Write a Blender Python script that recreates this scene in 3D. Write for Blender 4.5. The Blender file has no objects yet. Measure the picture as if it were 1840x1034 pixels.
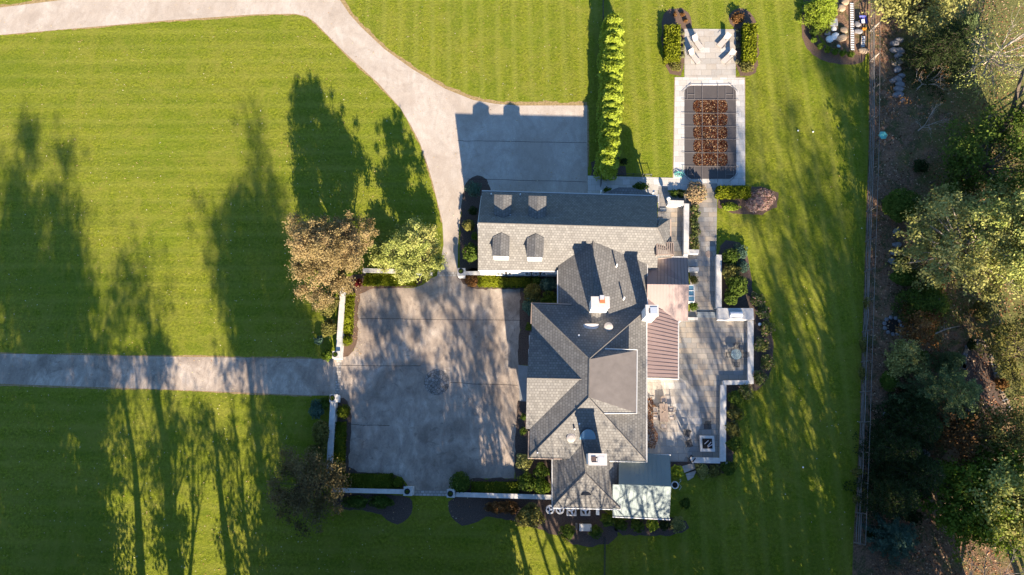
import bpy, math, random
import numpy as np
from mathutils import Vector, Matrix
R = math.radians
C = bpy.context.scene.collection
S = bpy.context.scene
# ---------------------------------------------------------------- camera
F = 1226.7; CX, CY = 920.0, 517.0; H = 80.0          # a 24 mm drone lens 80 m up, tipped 13 degrees
n_ = np.array([40.0, -283.0, -F]); n_ /= np.linalg.norm(n_)
Z_ = -n_; u_ = np.array([0, 1.0, 0]); Y_ = u_ - (u_ @ Z_) * Z_; Y_ /= np.linalg.norm(Y_); X_ = np.cross(Y_, Z_)
MW = np.array([X_, Y_, Z_])
cam = bpy.data.cameras.new('camera'); co = bpy.data.objects.new('camera', cam); C.objects.link(co)
cam.sensor_width = 36; cam.lens = 36 * F / 1840; cam.clip_start = 0.5; cam.clip_end = 2000
co.matrix_world = Matrix([list(MW[0]) + [0], list(MW[1]) + [0], list(MW[2]) + [H], [0, 0, 0, 1]])
S.camera = co
# ---------------------------------------------------------------- light
EL, AZ = R(23.2), R(12.8)
TOSUN = np.array([math.sin(AZ) * math.cos(EL), -math.cos(AZ) * math.cos(EL), math.sin(EL)])
w = bpy.data.worlds.new('World'); S.world = w; w.use_nodes = True
nt = w.node_tree; bg = nt.nodes['Background']; sk = nt.nodes.new('ShaderNodeTexSky')
sk.sky_type = 'NISHITA'; sk.sun_disc = False; sk.sun_elevation = EL; sk.sun_rotation = math.pi - AZ
sk.altitude = 50; sk.air_density = 1.0; sk.dust_density = 0.4; sk.ozone_density = 1.4
tm_ = nt.nodes.new('ShaderNodeMix'); tm_.data_type = 'RGBA'; tm_.blend_type = 'MULTIPLY'; tm_.inputs[0].default_value = 1; tm_.inputs[7].default_value = (.60, .83, 1.08, 1)   # clear late autumn sky, deeper blue
nt.links.new(sk.outputs[0], tm_.inputs[6]); nt.links.new(tm_.outputs[2], bg.inputs[0]); bg.inputs[1].default_value = 0.074
sl = bpy.data.lights.new('sun', 'SUN'); sl.energy = 5.0; sl.angle = R(0.53); sl.color = (1.0, 0.86, 0.68)
so = bpy.data.objects.new('sun', sl); C.objects.link(so)
so.rotation_euler = Vector(TOSUN).to_track_quat('Z', 'Y').to_euler()
S.view_settings.view_transform = 'Standard'; S.view_settings.look = 'None'
S.view_settings.exposure = 1.8; S.view_settings.gamma = 1
S.cycles.max_bounces = 5; S.cycles.diffuse_bounces = 3; S.cycles.transparent_max_bounces = 6

def P(x, y, z=0.0):
    "pixel of the 1840 px frame + height above ground -> world point"
    d = MW @ np.array([x - CX, CY - y, -F]); t = (z - H) / d[2]
    return np.array([t * d[0], t * d[1], z])
def pix(p):
    d = MW.T @ (np.asarray(p, float) - np.array([0, 0, H])); return CX - F * d[0] / d[2], CY + F * d[1] / d[2]
# ---------------------------------------------------------------- materials
def newmat(name):
    m = bpy.data.materials.new(name); m.use_nodes = True
    t = m.node_tree; b = t.nodes['Principled BSDF']
    b.inputs['Roughness'].default_value = 0.8
    b.inputs['Specular IOR Level'].default_value = 0.25
    return m, t, b
def N(t, kind, **k):
    n = t.nodes.new(kind)
    for a, v in k.items():
        if a in n.inputs: n.inputs[a].default_value = v
        else: setattr(n, a, v)
    return n
def L(t, a, b): t.links.new(a, b)
def ramp(t, fac, stops):
    r = t.nodes.new('ShaderNodeValToRGB'); e = r.color_ramp.elements
    while len(e) < len(stops): e.new(0.5)
    for i, (p, c) in enumerate(stops): e[i].position = p; e[i].color = (*c, 1)
    L(t, fac, r.inputs[0]); return r.outputs[0]
def mix(t, f, a, b, mode='MIX'):
    m = t.nodes.new('ShaderNodeMix'); m.data_type = 'RGBA'; m.blend_type = mode
    for s, v in ((0, f), (6, a), (7, b)):
        if isinstance(v, (int, float)): m.inputs[s].default_value = v
        elif isinstance(v, tuple): m.inputs[s].default_value = (*v, 1)
        else: L(t, v, m.inputs[s])
    return m.outputs[2]
def noise(t, scale, detail=4, rough=.6, vec=None, w=None, out=0, dist=0):
    n = N(t, 'ShaderNodeTexNoise', Scale=scale, Detail=detail, Roughness=rough, Distortion=dist)
    if vec is not None: L(t, vec, n.inputs['Vector'])
    return n.outputs[out]
def obj_vec(t, scale=(1, 1, 1), rot=0, loc=(0, 0, 0)):
    g = t.nodes.new('ShaderNodeTexCoord'); mp = t.nodes.new('ShaderNodeMapping')
    mp.inputs['Scale'].default_value = scale; mp.inputs['Rotation'].default_value = (0, 0, rot); mp.inputs['Location'].default_value = loc
    L(t, g.outputs['Object'], mp.inputs[0]); return mp.outputs[0]
def bump(t, b, h, strength=.5, dist=.05):
    n = N(t, 'ShaderNodeBump', Strength=strength, Distance=dist); L(t, h, n.inputs['Height']); L(t, n.outputs[0], b.inputs['Normal'])
def plain(name, c, rough=.7, spec=.25, metal=0, var=.18, scale=3.0):
    m, t, b = newmat(name)
    f = noise(t, scale, 5, .65, obj_vec(t))
    d = tuple(x * (1 - var) for x in c); l = tuple(min(1, x * (1 + var)) for x in c)
    L(t, ramp(t, f, [(.3, d), (.7, l)]), b.inputs['Base Color'])
    b.inputs['Roughness'].default_value = rough; b.inputs['Specular IOR Level'].default_value = spec; b.inputs['Metallic'].default_value = metal
    return m
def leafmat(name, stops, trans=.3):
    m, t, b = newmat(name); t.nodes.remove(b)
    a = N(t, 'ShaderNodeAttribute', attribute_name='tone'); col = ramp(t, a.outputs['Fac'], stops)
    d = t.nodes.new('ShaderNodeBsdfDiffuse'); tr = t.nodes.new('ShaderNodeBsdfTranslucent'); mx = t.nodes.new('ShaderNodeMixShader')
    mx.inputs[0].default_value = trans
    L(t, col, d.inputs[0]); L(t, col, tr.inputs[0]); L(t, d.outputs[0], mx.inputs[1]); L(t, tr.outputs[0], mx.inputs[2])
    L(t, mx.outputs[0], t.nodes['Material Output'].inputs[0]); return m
def grassmat(name, axis):
    m, t, b = newmat(name)
    v = obj_vec(t)
    big = noise(t, .09, 4, .6, v); mid = noise(t, .7, 6, .75, v); fine = noise(t, 3.0, 6, .85, v)
    sc = (.03, .6, 1) if axis == 'x' else (.6, .03, 1)
    st = noise(t, 1.6, 3, .5, obj_vec(t, sc)); st2 = noise(t, 5.5, 2, .5, obj_vec(t, sc))
    c = ramp(t, fine, [(.34, (.042, .056, .004)), (.5, (.140, .166, .008)), (.66, (.315, .318, .030))])
    c = mix(t, ramp(t, mid, [(.35, (0, 0, 0)), (.72, (.7, .7, .7))]), c, (.215, .205, .035))
    c = mix(t, ramp(t, big, [(.4, (0, 0, 0)), (.7, (.6, .6, .6))]), c, (.110, .160, .008))
    c = mix(t, .35, c, ramp(t, st, [(.38, (.42, .46, .42)), (.62, (.70, .66, .62))]), 'OVERLAY')
    wv = N(t, 'ShaderNodeTexWave', wave_type='BANDS', bands_direction='Y' if axis == 'x' else 'X', Scale=.145, Distortion=1.6, Detail=3.0); wv.inputs['Detail Scale'].default_value = .12; wv.inputs['Detail Roughness'].default_value = .6
    L(t, obj_vec(t, rot=.012 if axis == 'x' else -.03), wv.inputs['Vector'])
    k = mix(t, .8, ramp(t, wv.outputs[1], [(.6, (0, 0, 0)), (1, (.30,) * 3 if axis == 'x' else (.48,) * 3)]), mid, 'MULTIPLY')
    c = mix(t, k, c, (.27, .27, .05))
    w2 = noise(t, .21, 5, .7, obj_vec(t, loc=(9, 4, 0)), dist=1.5); c = mix(t, ramp(t, w2, [(.50, (0, 0, 0)), (.68, (.6, .6, .6))]), c, (.235, .225, .035))
    sp = noise(t, 11, 2, .5, v); c = mix(t, ramp(t, sp, [(.66, (0, 0, 0)), (.74, (.6, .6, .6))]), c, (.40, .32, .13))
    L(t, c, b.inputs['Base Color']); b.inputs['Roughness'].default_value = .95; b.inputs['Specular IOR Level'].default_value = .1
    bump(t, b, fine, 1, .2); return m
def asphalt(name, c0, c1, c2, mot=.6):
    m, t, b = newmat(name); v = obj_vec(t)
    a = noise(t, .16, 6, .62, v, dist=1.2); f = noise(t, 7, 5, .8, v); tr = noise(t, .55, 6, .66, obj_vec(t, (1, .45, 1)), dist=2.4)
    c = ramp(t, a, [(.36, c0), (.5, c1), (.62, c2)])
    c = mix(t, ramp(t, tr, [(.36, (.0, 0, 0)), (.60, (.55, .55, .55))]), c, c0)
    c = mix(t, .5, c, ramp(t, f, [(.3, (.36, .36, .36)), (.7, (.64, .64, .64))]), 'OVERLAY')
    g2 = noise(t, 1.1, 6, .75, obj_vec(t, (1, .6, 1), .3, (5, 3, 0)), dist=.6)
    c = mix(t, mot, c, ramp(t, g2, [(.32, (.33, .33, .34)), (.5, (.5, .5, .5)), (.68, (.68, .67, .65))]), 'OVERLAY')
    g3 = noise(t, .4, 5, .6, obj_vec(t, (1, 1, 1), .3, (25, 3, 0)), dist=2.5)
    L(t, mix(t, ramp(t, g3, [(.58, (0, 0, 0)), (.66, (.8 * mot,) * 3)]), c, tuple(x * .6 for x in c0)), b.inputs['Base Color'])
    bump(t, b, f, .5, .03); b.inputs['Roughness'].default_value = .9; return m
def flag(name, cols, mort, w=1.1, h=.62, rot=0, uv=False, stain=(.30, .2, .12), offs=.5, stainamt=.45, msize=.018):
    m, t, b = newmat(name)
    if uv: g = t.nodes.new('ShaderNodeTexCoord'); v = g.outputs['UV']
    else: v = obj_vec(t, (1, 1, 1), rot)
    br = N(t, 'ShaderNodeTexBrick', Scale=1.0, offset=offs); br.inputs['Brick Width'].default_value = w; br.inputs['Row Height'].default_value = h
    br.inputs['Mortar Size'].default_value = msize; br.inputs['Mortar Smooth'].default_value = .3; br.inputs['Bias'].default_value = 0
    br.inputs['Color1'].default_value = (0, 0, 0, 1); br.inputs['Color2'].default_value = (1, 1, 1, 1); br.inputs['Mortar'].default_value = (.5, .5, .5, 1)
    L(t, v, br.inputs['Vector'])
    k = len(cols) - 1
    c = ramp(t, br.outputs['Color'], [(i / k, cc) for i, cc in enumerate(cols)])
    s = noise(t, .45, 5, .65, obj_vec(t)); c = mix(t, ramp(t, s, [(.5, (0, 0, 0)), (.75, (stainamt,) * 3)]), c, stain)
    f = noise(t, 6, 5, .75, obj_vec(t)); c = mix(t, .3, c, ramp(t, f, [(.3, (.35, .35, .35)), (.7, (.65, .65, .65))]), 'OVERLAY')
    c = mix(t, br.outputs['Fac'], c, mort); L(t, c, b.inputs['Base Color'])
    iv = t.nodes.new('ShaderNodeMath'); iv.operation = 'SUBTRACT'; iv.inputs[0].default_value = 1; L(t, br.outputs['Fac'], iv.inputs[1]); bump(t, b, iv.outputs[0], .4, .02)
    b.inputs['Roughness'].default_value = .75
    return m
M = {}
M['lawn'] = grassmat('mown grass', 'x'); M['lawn_ns'] = grassmat('mown grass north south', 'y')
M['drive'] = asphalt('tan aggregate', (.36, .295, .235), (.42, .355, .292), (.47, .41, .345), .28)
M['court'] = asphalt('grey aggregate', (.23, .180, .140), (.36, .290, .228), (.46, .38, .305))
M['shingle'] = flag('roof shingles', [(.124, .116, .106), (.142, .133, .123), (.158, .149, .137), (.180, .170, .156)], (.082, .076, .070), .34, .32, uv=True, stain=(.10, .095, .09), stainamt=.5, msize=.025)
M['blue'] = flag('bluestone paving', [(.20, .19, .17), (.27, .24, .205), (.24, .235, .225), (.33, .27, .205), (.30, .29, .27)], (.13, .12, .10), 1.15, .62)
M['deck'] = flag('pale stone paving', [(.40, .37, .33), (.50, .47, .43), (.44, .40, .34), (.55, .52, .48)], (.30, .27, .23), .95, .75, stainamt=.15)
M['terr'] = flag('terrace stone paving', [(.34, .31, .27), (.42, .38, .33), (.38, .33, .27), (.47, .44, .40)], (.24, .21, .18), 1.3, .8, stainamt=.5, stain=(.26, .19, .13))
M['cobble'] = flag('granite setts', [(.28, .25, .22), (.36, .33, .29), (.42, .39, .35)], (.20, .175, .15), .42, .30, msize=.04)
M['mulch'] = plain('bark mulch', (.095, .068, .054), .95, .1, var=.5, scale=9)
M['mulch_b'] = plain('dry bark mulch', (.13, .085, .06), .95, .1, var=.35, scale=8)
M['white'] = plain('white stucco', (.78, .76, .72), .8, var=.05)
M['cap'] = plain('limestone coping', (.50, .47, .43), .75, var=.16, scale=1.7)
M['capw'] = plain('pale chimney coping', (.50, .455, .42), .75, var=.14, scale=4)
M['copper'] = plain('brown gutter', (.34, .25, .19), .55, .4, 0, .15)
M['gutter'] = plain('pale gutter', (.55, .53, .50), .5, .4, 0, .08)
M['bronze'] = plain('brown standing seam metal', (.235, .165, .145), .5, .5, 0, .07, .7)
M['seamdark'] = plain('dark seam', (.10, .065, .055), .6)
M['verd'] = plain('grey green standing seam metal', (.135, .175, .170), .6, .5, 0, .07, .7)
M['verdseam'] = plain('grey green seam', (.15, .19, .18), .5)
M['flat'] = plain('tan flat seam metal', (.165, .140, .122), .6, .3, 0, .15, .9)
M['terra'] = plain('terracotta', (.55, .14, .06), .8)
M['dark'] = plain('black iron', (.025, .025, .028), .5, .4)
M['steel'] = plain('stainless steel', (.55, .57, .60), .35, .5, .4, .08)
M['acgrey'] = plain('painted casing', (.42, .42, .43), .5)
M['glassd'] = plain('window glass', (.03, .045, .06), .08, .8, 0, .1)
M['skyl'] = plain('skylight glass', (.10, .22, .30), .05, .9, 0, .05)
M['teak'] = plain('weathered teak', (.27, .205, .165), .8, var=.2, scale=6)
M['cush'] = plain('beige sling', (.44, .38, .33), .8, var=.06)
M['dchair'] = plain('dark resin', (.045, .042, .042), .6)
M['cover'] = plain('pool cover mesh', (.080, .068, .063), .8, var=.12, scale=.6)
M['strap'] = plain('pool cover strap', (.17, .15, .14), .8)
M['wood'] = plain('weathered grey wood', (.17, .15, .13), .85, var=.3, scale=5)
M['bark'] = plain('bark', (.10, .075, .055), .9, var=.35, scale=5)
M['barkp'] = plain('pale bark', (.40, .33, .27), .9, var=.25, scale=5)
M['rock'] = plain('field stone', (.21, .20, .20), .85, var=.45, scale=2.5)
M['rockt'] = plain('tan field stone', (.33, .24, .16), .85, var=.35, scale=2.5)
M['tarp'] = plain('white plastic', (.75, .73, .70), .6, var=.08)
M['blueit'] = plain('blue plastic', (.05, .06, .30), .5)
M['orange'] = plain('orange plastic', (.75, .28, .03), .5)
M['teal'] = plain('verdigris copper', (.12, .42, .36), .6, var=.2)
M['globe'] = plain('white globe', (.80, .80, .78), .3)
M['log'] = plain('pale log', (.50, .42, .40), .8)
M['soil'] = plain('dark soil', (.03, .022, .018), .95)
def medal():
    m, t, b = newmat('medallion stones'); v = obj_vec(t); vo = N(t, 'ShaderNodeTexVoronoi', Scale=3.2); L(t, v, vo.inputs['Vector']); ve = N(t, 'ShaderNodeTexVoronoi', feature='DISTANCE_TO_EDGE', Scale=3.2); L(t, v, ve.inputs['Vector'])
    sx = t.nodes.new('ShaderNodeSeparateColor'); L(t, vo.outputs['Color'], sx.inputs[0]); c = ramp(t, sx.outputs[0], [(0, (.17, .15, .13)), (1, (.30, .27, .24))])
    L(t, mix(t, ramp(t, ve.outputs['Distance'], [(.03, (1, 1, 1)), (.09, (0, 0, 0))]), c, (.10, .085, .07)), b.inputs['Base Color']); return m
M['medal'] = medal()
M['edge'] = plain('dry grass edge', (.27, .19, .09), .95, .1, var=.4, scale=4)
M['walk'] = plain('concrete walk', (.27, .27, .26), .85, var=.12, scale=1.2)
M['stair'] = plain('bluestone step', (.22, .24, .25), .8, var=.15, scale=1.5)
def woodfloor():
    m, t, b = newmat('leaf litter floor'); v = obj_vec(t)
    a = noise(t, .12, 6, .65, v, dist=.8); f = noise(t, 4.5, 6, .85, v); g = noise(t, .22, 5, .6, obj_vec(t, loc=(31, 7, 0)))
    c = ramp(t, f, [(.32, (.07, .042, .026)), (.48, (.19, .11, .068)), (.60, (.34, .20, .12)), (.75, (.5, .34, .2))])
    gr = ramp(t, f, [(.3, (.05, .06, .012)), (.7, (.20, .20, .05))])
    m2 = noise(t, .5, 6, .75, obj_vec(t, loc=(3, 17, 0)), dist=1); c = mix(t, ramp(t, m2, [(.48, (0, 0, 0)), (.58, (.8, .8, .8))]), c, ramp(t, f, [(.3, (.03, .035, .012)), (.7, (.10, .115, .035))]))
    m3 = noise(t, .33, 6, .7, obj_vec(t, loc=(13, 7, 0)), dist=1); c = mix(t, ramp(t, m3, [(.55, (0, 0, 0)), (.66, (.7, .7, .7))]), c, (.38, .20, .11))
    sx = t.nodes.new('ShaderNodeSeparateXYZ'); L(t, v, sx.inputs[0])
    ad = t.nodes.new('ShaderNodeMath'); ad.operation = 'MULTIPLY_ADD'; L(t, sx.outputs[0], ad.inputs[0]); ad.inputs[1].default_value = .022; ad.inputs[2].default_value = -1.06
    ad2 = t.nodes.new('ShaderNodeMath'); ad2.operation = 'ADD'; L(t, ad.outputs[0], ad2.inputs[0]); L(t, g, ad2.inputs[1])
    c = mix(t, ramp(t, ad2.outputs[0], [(.44, (0, 0, 0)), (.60, (.85, .85, .85))]), c, gr)
    L(t, c, b.inputs['Base Color']); bump(t, b, f, 1, .15); b.inputs['Roughness'].default_value = .95; return m
M['wfloor'] = woodfloor()
def LM(key, *cols, trans=.3):
    k = len(cols) - 1; M[key] = leafmat(key + ' leaves', [(i / k, c) for i, c in enumerate(cols)], trans)
LM('arb', (.22, .27, .025), (.32, .38, .04), (.42, .48, .08), trans=.4)
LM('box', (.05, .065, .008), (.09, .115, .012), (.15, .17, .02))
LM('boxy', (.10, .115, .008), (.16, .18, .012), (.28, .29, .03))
LM('green', (.045, .075, .012), (.085, .125, .022), (.15, .19, .035))
LM('brightg', (.06, .10, .01), (.11, .16, .02), (.2, .24, .04))
LM('lime', (.16, .22, .02), (.24, .30, .03), (.32, .38, .06))
LM('pale', (.17, .17, .05), (.29, .28, .085), (.42, .40, .15))
LM('olive', (.08, .075, .02), (.15, .14, .04), (.26, .24, .07))
LM('copperl', (.17, .12, .05), (.29, .215, .09), (.38, .29, .14), (.33, .21, .10), trans=.35)
LM('ygreen', (.17, .19, .045), (.28, .31, .075), (.42, .43, .13), (.32, .26, .10))
LM('russet', (.07, .03, .012), (.17, .085, .03), (.30, .17, .07))
LM('redl', (.06, .01, .01), (.16, .02, .02), (.08, .10, .02))
LM('pink', (.22, .22, .09), (.58, .34, .26), (.72, .50, .40), (.40, .36, .18), trans=.45)
LM('grassb', (.20, .15, .08), (.34, .24, .13), (.40, .28, .16), (.18, .22, .08))
LM('spruce', (.05, .09, .06), (.09, .15, .10), (.15, .22, .15))
LM('sprucey', (.06, .09, .03), (.12, .16, .06), (.2, .24, .1))
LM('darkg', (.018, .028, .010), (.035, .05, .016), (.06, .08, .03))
LM('rose', (.08, .07, .02), (.13, .15, .04), (.19, .22, .07), (.60, .28, .25))
LM('litter', (.05, .02, .012), (.16, .065, .035), (.28, .12, .06), (.38, .20, .11), (.62, .44, .27), trans=.0)
LM('poolleaf', (.010, .005, .003), (.028, .010, .006), (.055, .016, .009), (.085, .028, .014), (.12, .045, .02), (.45, .30, .16), trans=.0)
LM('bronze_l', (.07, .055, .025), (.13, .10, .045), (.20, .16, .07), (.16, .10, .05))
LM('lawnleaf', (.30, .15, .06), (.45, .28, .12), (.55, .42, .22), (.6, .55, .38), trans=.0)
LM('lav', (.12, .12, .06), (.2, .19, .1), (.28, .25, .14))
# ---------------------------------------------------------------- objects
ORG = {}
def tag(o, label=None, cat=None, group=None, kind=None):
    if label: o['label'] = label
    if cat: o['category'] = cat
    if group: o['group'] = group
    if kind: o['kind'] = kind
    return o
def thing(name, label, cat, loc, group=None):
    o = bpy.data.objects.new(name, None); C.objects.link(o); o.empty_display_size = .3
    o.location = tuple(loc); ORG[o.name] = np.array(loc, float); return tag(o, label, cat, group)
class MB:
    def __init__(s): s.v = []; s.f = []
    def add(s, vs, fs):
        k = len(s.v); s.v += [tuple(map(float, q)) for q in vs]; s.f += [tuple(i + k for i in g) for g in fs]; return s
    def poly(s, pts): return s.add(pts, [tuple(range(len(pts)))])
    def prism(s, xy, z0, z1):
        n = len(xy); a = sum(xy[i][0] * xy[(i + 1) % n][1] - xy[(i + 1) % n][0] * xy[i][1] for i in range(n))
        if a < 0: xy = xy[::-1]
        vs = [(p[0], p[1], z0) for p in xy] + [(p[0], p[1], z1) for p in xy]
        return s.add(vs, [tuple(range(n))[::-1], tuple(range(n, 2 * n))] + [(i, (i + 1) % n, n + (i + 1) % n, n + i) for i in range(n)])
    def box(s, c, d, rz=0, bev=0):
        x, y, z = d[0] / 2, d[1] / 2, d[2] / 2; cs, sn = math.cos(rz), math.sin(rz)
        vs = [(c[0] + a * x * cs - b * y * sn, c[1] + a * x * sn + b * y * cs, c[2] + e * z) for e in (-1, 1) for a, b in ((-1, -1), (1, -1), (1, 1), (-1, 1))]
        return s.add(vs, [(3, 2, 1, 0), (4, 5, 6, 7), (0, 1, 5, 4), (1, 2, 6, 5), (2, 3, 7, 6), (3, 0, 4, 7)])
    def obox(s, c, ax, ay, az, d):
        "box with explicit axes"
        c, ax, ay, az = map(lambda q: np.array(q, float), (c, ax, ay, az))
        vs = [c + a * ax * d[0] / 2 + b * ay * d[1] / 2 + e * az * d[2] / 2 for e in (-1, 1) for a, b in ((-1, -1), (1, -1), (1, 1), (-1, 1))]
        return s.add(vs, [(3, 2, 1, 0), (4, 5, 6, 7), (0, 1, 5, 4), (1, 2, 6, 5), (2, 3, 7, 6), (3, 0, 4, 7)])
    def tube(s, pts, rad, n=6, cap=True):
        pts = [np.array(p, float) for p in pts]
        if not hasattr(rad, '__len__'): rad = [rad] * len(pts)
        vs = []; ref = None
        for i, p in enumerate(pts):
            d = pts[min(i + 1, len(pts) - 1)] - pts[max(i - 1, 0)]; d = d / (np.linalg.norm(d) + 1e-9)
            if ref is None: ref = np.array([1., 0, 0]) if abs(d[0]) < .8 else np.array([0, 1., 0])
            a = ref - (ref @ d) * d; a /= np.linalg.norm(a) + 1e-9; ref = a; b = np.cross(d, a)
            vs += [p + rad[i] * (math.cos(2 * math.pi * j / n) * a + math.sin(2 * math.pi * j / n) * b) for j in range(n)]
        fs = [(i * n + j, i * n + (j + 1) % n, (i + 1) * n + (j + 1) % n, (i + 1) * n + j) for i in range(len(pts) - 1) for j in range(n)]
        if cap: fs += [tuple(range(n))[::-1], tuple(range((len(pts) - 1) * n, len(pts) * n))]
        return s.add(vs, fs)
    def lathe(s, c, prof, n=16, cap=True):
        return s.tube2([(c[0], c[1], c[2] + z) for r, z in prof], [r for r, z in prof], n, cap)
    def tube2(s, pts, rad, n, cap):
        vs = [(p[0] + r * math.cos(2 * math.pi * j / n), p[1] + r * math.sin(2 * math.pi * j / n), p[2]) for p, r in zip(pts, rad) for j in range(n)]
        fs = [(i * n + j, i * n + (j + 1) % n, (i + 1) * n + (j + 1) % n, (i + 1) * n + j) for i in range(len(pts) - 1) for j in range(n)]
        if cap: fs += [tuple(range(n))[::-1], tuple(range((len(pts) - 1) * n, len(pts) * n))]
        return s.add(vs, fs)
    def build(s, name, mat, parent=None, origin=None, uv=False, smooth=False, label=None):
        org = ORG[parent.name] if parent is not None else np.array(origin if origin is not None else (0, 0, 0), float)
        me = bpy.data.meshes.new(name); V = np.array(s.v) - org
        me.from_pydata(V.tolist(), [], s.f); me.materials.append(M[mat] if isinstance(mat, str) else mat)
        if uv:
            ul = me.uv_layers.new(name='UVMap')
            for p in me.polygons:
                nn = p.normal; u = Vector((0, 0, 1)).cross(nn); u = u.normalized() if u.length > .02 else Vector((1, 0, 0)); v = nn.cross(u)
                for li in p.loop_indices:
                    q = Vector(s.v[me.loops[li].vertex_index]); ul.data[li].uv = (q.dot(u), q.dot(v))
        if smooth: me.polygons.foreach_set('use_smooth', [True] * len(me.polygons))
        o = bpy.data.objects.new(name, me); C.objects.link(o); ORG[o.name] = org
        if parent is not None: o.parent = parent
        else: o.location = tuple(org)
        if label: o['label'] = label
        return o
def chaikin(p, n=2, closed=True):
    for _ in range(n):
        q = []
        for i in range(len(p) if closed else len(p) - 1):
            a, b = np.array(p[i], float), np.array(p[(i + 1) % len(p)], float); q += [a * .75 + b * .25, a * .25 + b * .75]
        p = q if closed else [p[0]] + q + [p[-1]]
    return p
def sheet(name, px, z, mat, smooth=0, kind='structure', thick=0):
    p = chaikin(px, smooth) if smooth else px
    w_ = [P(a[0], a[1], z) for a in p]
    if mat in ('mulch', 'mulch_b', 'sunpatch', 'wred'):      # hand-cut, ragged edge
        rg = np.random.default_rng(len(px) * 7 + int(px[0][0])); o_ = []
        for a, b in zip(w_, w_[1:] + w_[:1]): k = max(1, int(np.linalg.norm(b - a) / .5)); o_ += [a + (b - a) * i / k + np.array([*rg.normal(0, .06 if mat[0] == 'm' else .3, 2), 0]) for i in range(k)]
        w_ = o_
    m = MB()
    if thick: m.prism([(q[0], q[1]) for q in w_], z - thick, z)
    else:
        ar = sum(w_[i][0] * w_[(i + 1) % len(w_)][1] - w_[(i + 1) % len(w_)][0] * w_[i][1] for i in range(len(w_)))
        m.poly(w_ if ar > 0 else w_[::-1])
    return tag(m.build(name, mat), kind=kind)
ORD = ['first', 'second', 'third', 'fourth', 'fifth', 'sixth', 'seventh', 'eighth', 'ninth', 'tenth', 'eleventh', 'twelfth', 'thirteenth', 'fourteenth', 'fifteenth', 'sixteenth', 'seventeenth', 'eighteenth']
# ---------------------------------------------------------------- foliage
def leaves(name, ctr, size, seed, mat, parent=None, origin=None, up=.35, tone=None, core=None, flat=1.0, aspect=.6, bias=None, bw=1.1):
    "thousands of leaf-sized diamonds round the given centres, as one mesh"
    rg = np.random.default_rng(seed); n = len(ctr)
    nr = rg.normal(size=(n, 3)); nr /= np.linalg.norm(nr, axis=1)[:, None]
    if bias is not None: nr = nr + bias[:n] * bw; up *= .4
    nr[:, 2] = np.abs(nr[:, 2]) * flat + up; nr /= np.linalg.norm(nr, axis=1)[:, None]
    t = rg.normal(size=(n, 3)); t -= (t * nr).sum(1)[:, None] * nr; t /= np.linalg.norm(t, axis=1)[:, None]; b = np.cross(nr, t)
    sz = (size * rg.uniform(.6, 1.35, n))[:, None]
    V = np.stack([ctr - t * sz, ctr - b * sz * aspect + nr * sz * .12, ctr + t * sz, ctr + b * sz * aspect + nr * sz * .12], 1).reshape(-1, 3)
    tn = rg.uniform(0, 1, n) if tone is None else np.clip(tone + rg.normal(0, .16, n), 0, 1)
    T = np.repeat(tn, 4)
    org = ORG[parent.name] if parent is not None else np.array(origin, float)
    loops = np.arange(len(V)); ls = np.arange(n) * 4; lt = np.full(n, 4)
    if core is not None and len(core.v):
        cv = np.array(core.v); k = len(V)
        cl = np.array([i + k for f in core.f for i in f]); ct = np.array([len(f) for f in core.f]); cs = np.cumsum(ct) - ct + len(loops)
        V = np.vstack([V, cv]); T = np.concatenate([T, np.full(len(cv), .3)]); loops = np.concatenate([loops, cl]); ls = np.concatenate([ls, cs]); lt = np.concatenate([lt, ct])
    me = bpy.data.meshes.new(name); me.vertices.add(len(V)); me.vertices.foreach_set('co', (V - org).astype(np.float32).ravel())
    me.loops.add(len(loops)); me.loops.foreach_set('vertex_index', loops.astype(np.int32))
    me.polygons.add(len(ls)); me.polygons.foreach_set('loop_start', ls.astype(np.int32)); me.polygons.foreach_set('loop_total', lt.astype(np.int32))
    a = me.attributes.new('tone', 'FLOAT', 'POINT'); a.data.foreach_set('value', T.astype(np.float32))
    me.materials.append(M[mat]); me.update(calc_edges=True)
    o = bpy.data.objects.new(name, me); C.objects.link(o); ORG[o.name] = org
    if parent is not None: o.parent = parent
    else: o.location = tuple(org)
    return o
def blob(c, r, rg, k=10, sub=.75):
    "lumpy closed ball used as the twiggy inside of a bush"
    m = MB(); vs = []; a = 12; b = 7
    ph = rg.uniform(0, 6, 4)
    for i in range(b + 1):
        th = math.pi * i / b
        for j in range(a):
            f = 2 * math.pi * j / a; q = sub * (1 + .12 * math.sin(3 * f + ph[0]) * math.sin(2 * th + ph[1]) + .08 * math.sin(5 * f + ph[2]))
            vs.append((c[0] + r[0] * q * math.sin(th) * math.cos(f), c[1] + r[1] * q * math.sin(th) * math.sin(f), max(.01, c[2] + r[2] * q * math.cos(th))))
    m.add(vs, [(i * a + j, (i + 1) * a + j, (i + 1) * a + (j + 1) % a, i * a + (j + 1) % a) for i in range(b) for j in range(a)]); return m
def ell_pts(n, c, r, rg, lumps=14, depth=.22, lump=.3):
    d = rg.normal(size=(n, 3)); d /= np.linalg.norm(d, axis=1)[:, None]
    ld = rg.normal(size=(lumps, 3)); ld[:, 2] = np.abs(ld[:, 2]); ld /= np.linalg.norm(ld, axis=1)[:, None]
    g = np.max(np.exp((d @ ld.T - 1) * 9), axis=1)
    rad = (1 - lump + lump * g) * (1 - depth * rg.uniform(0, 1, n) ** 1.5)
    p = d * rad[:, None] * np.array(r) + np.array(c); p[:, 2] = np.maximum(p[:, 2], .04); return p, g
SH = [0]
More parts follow.
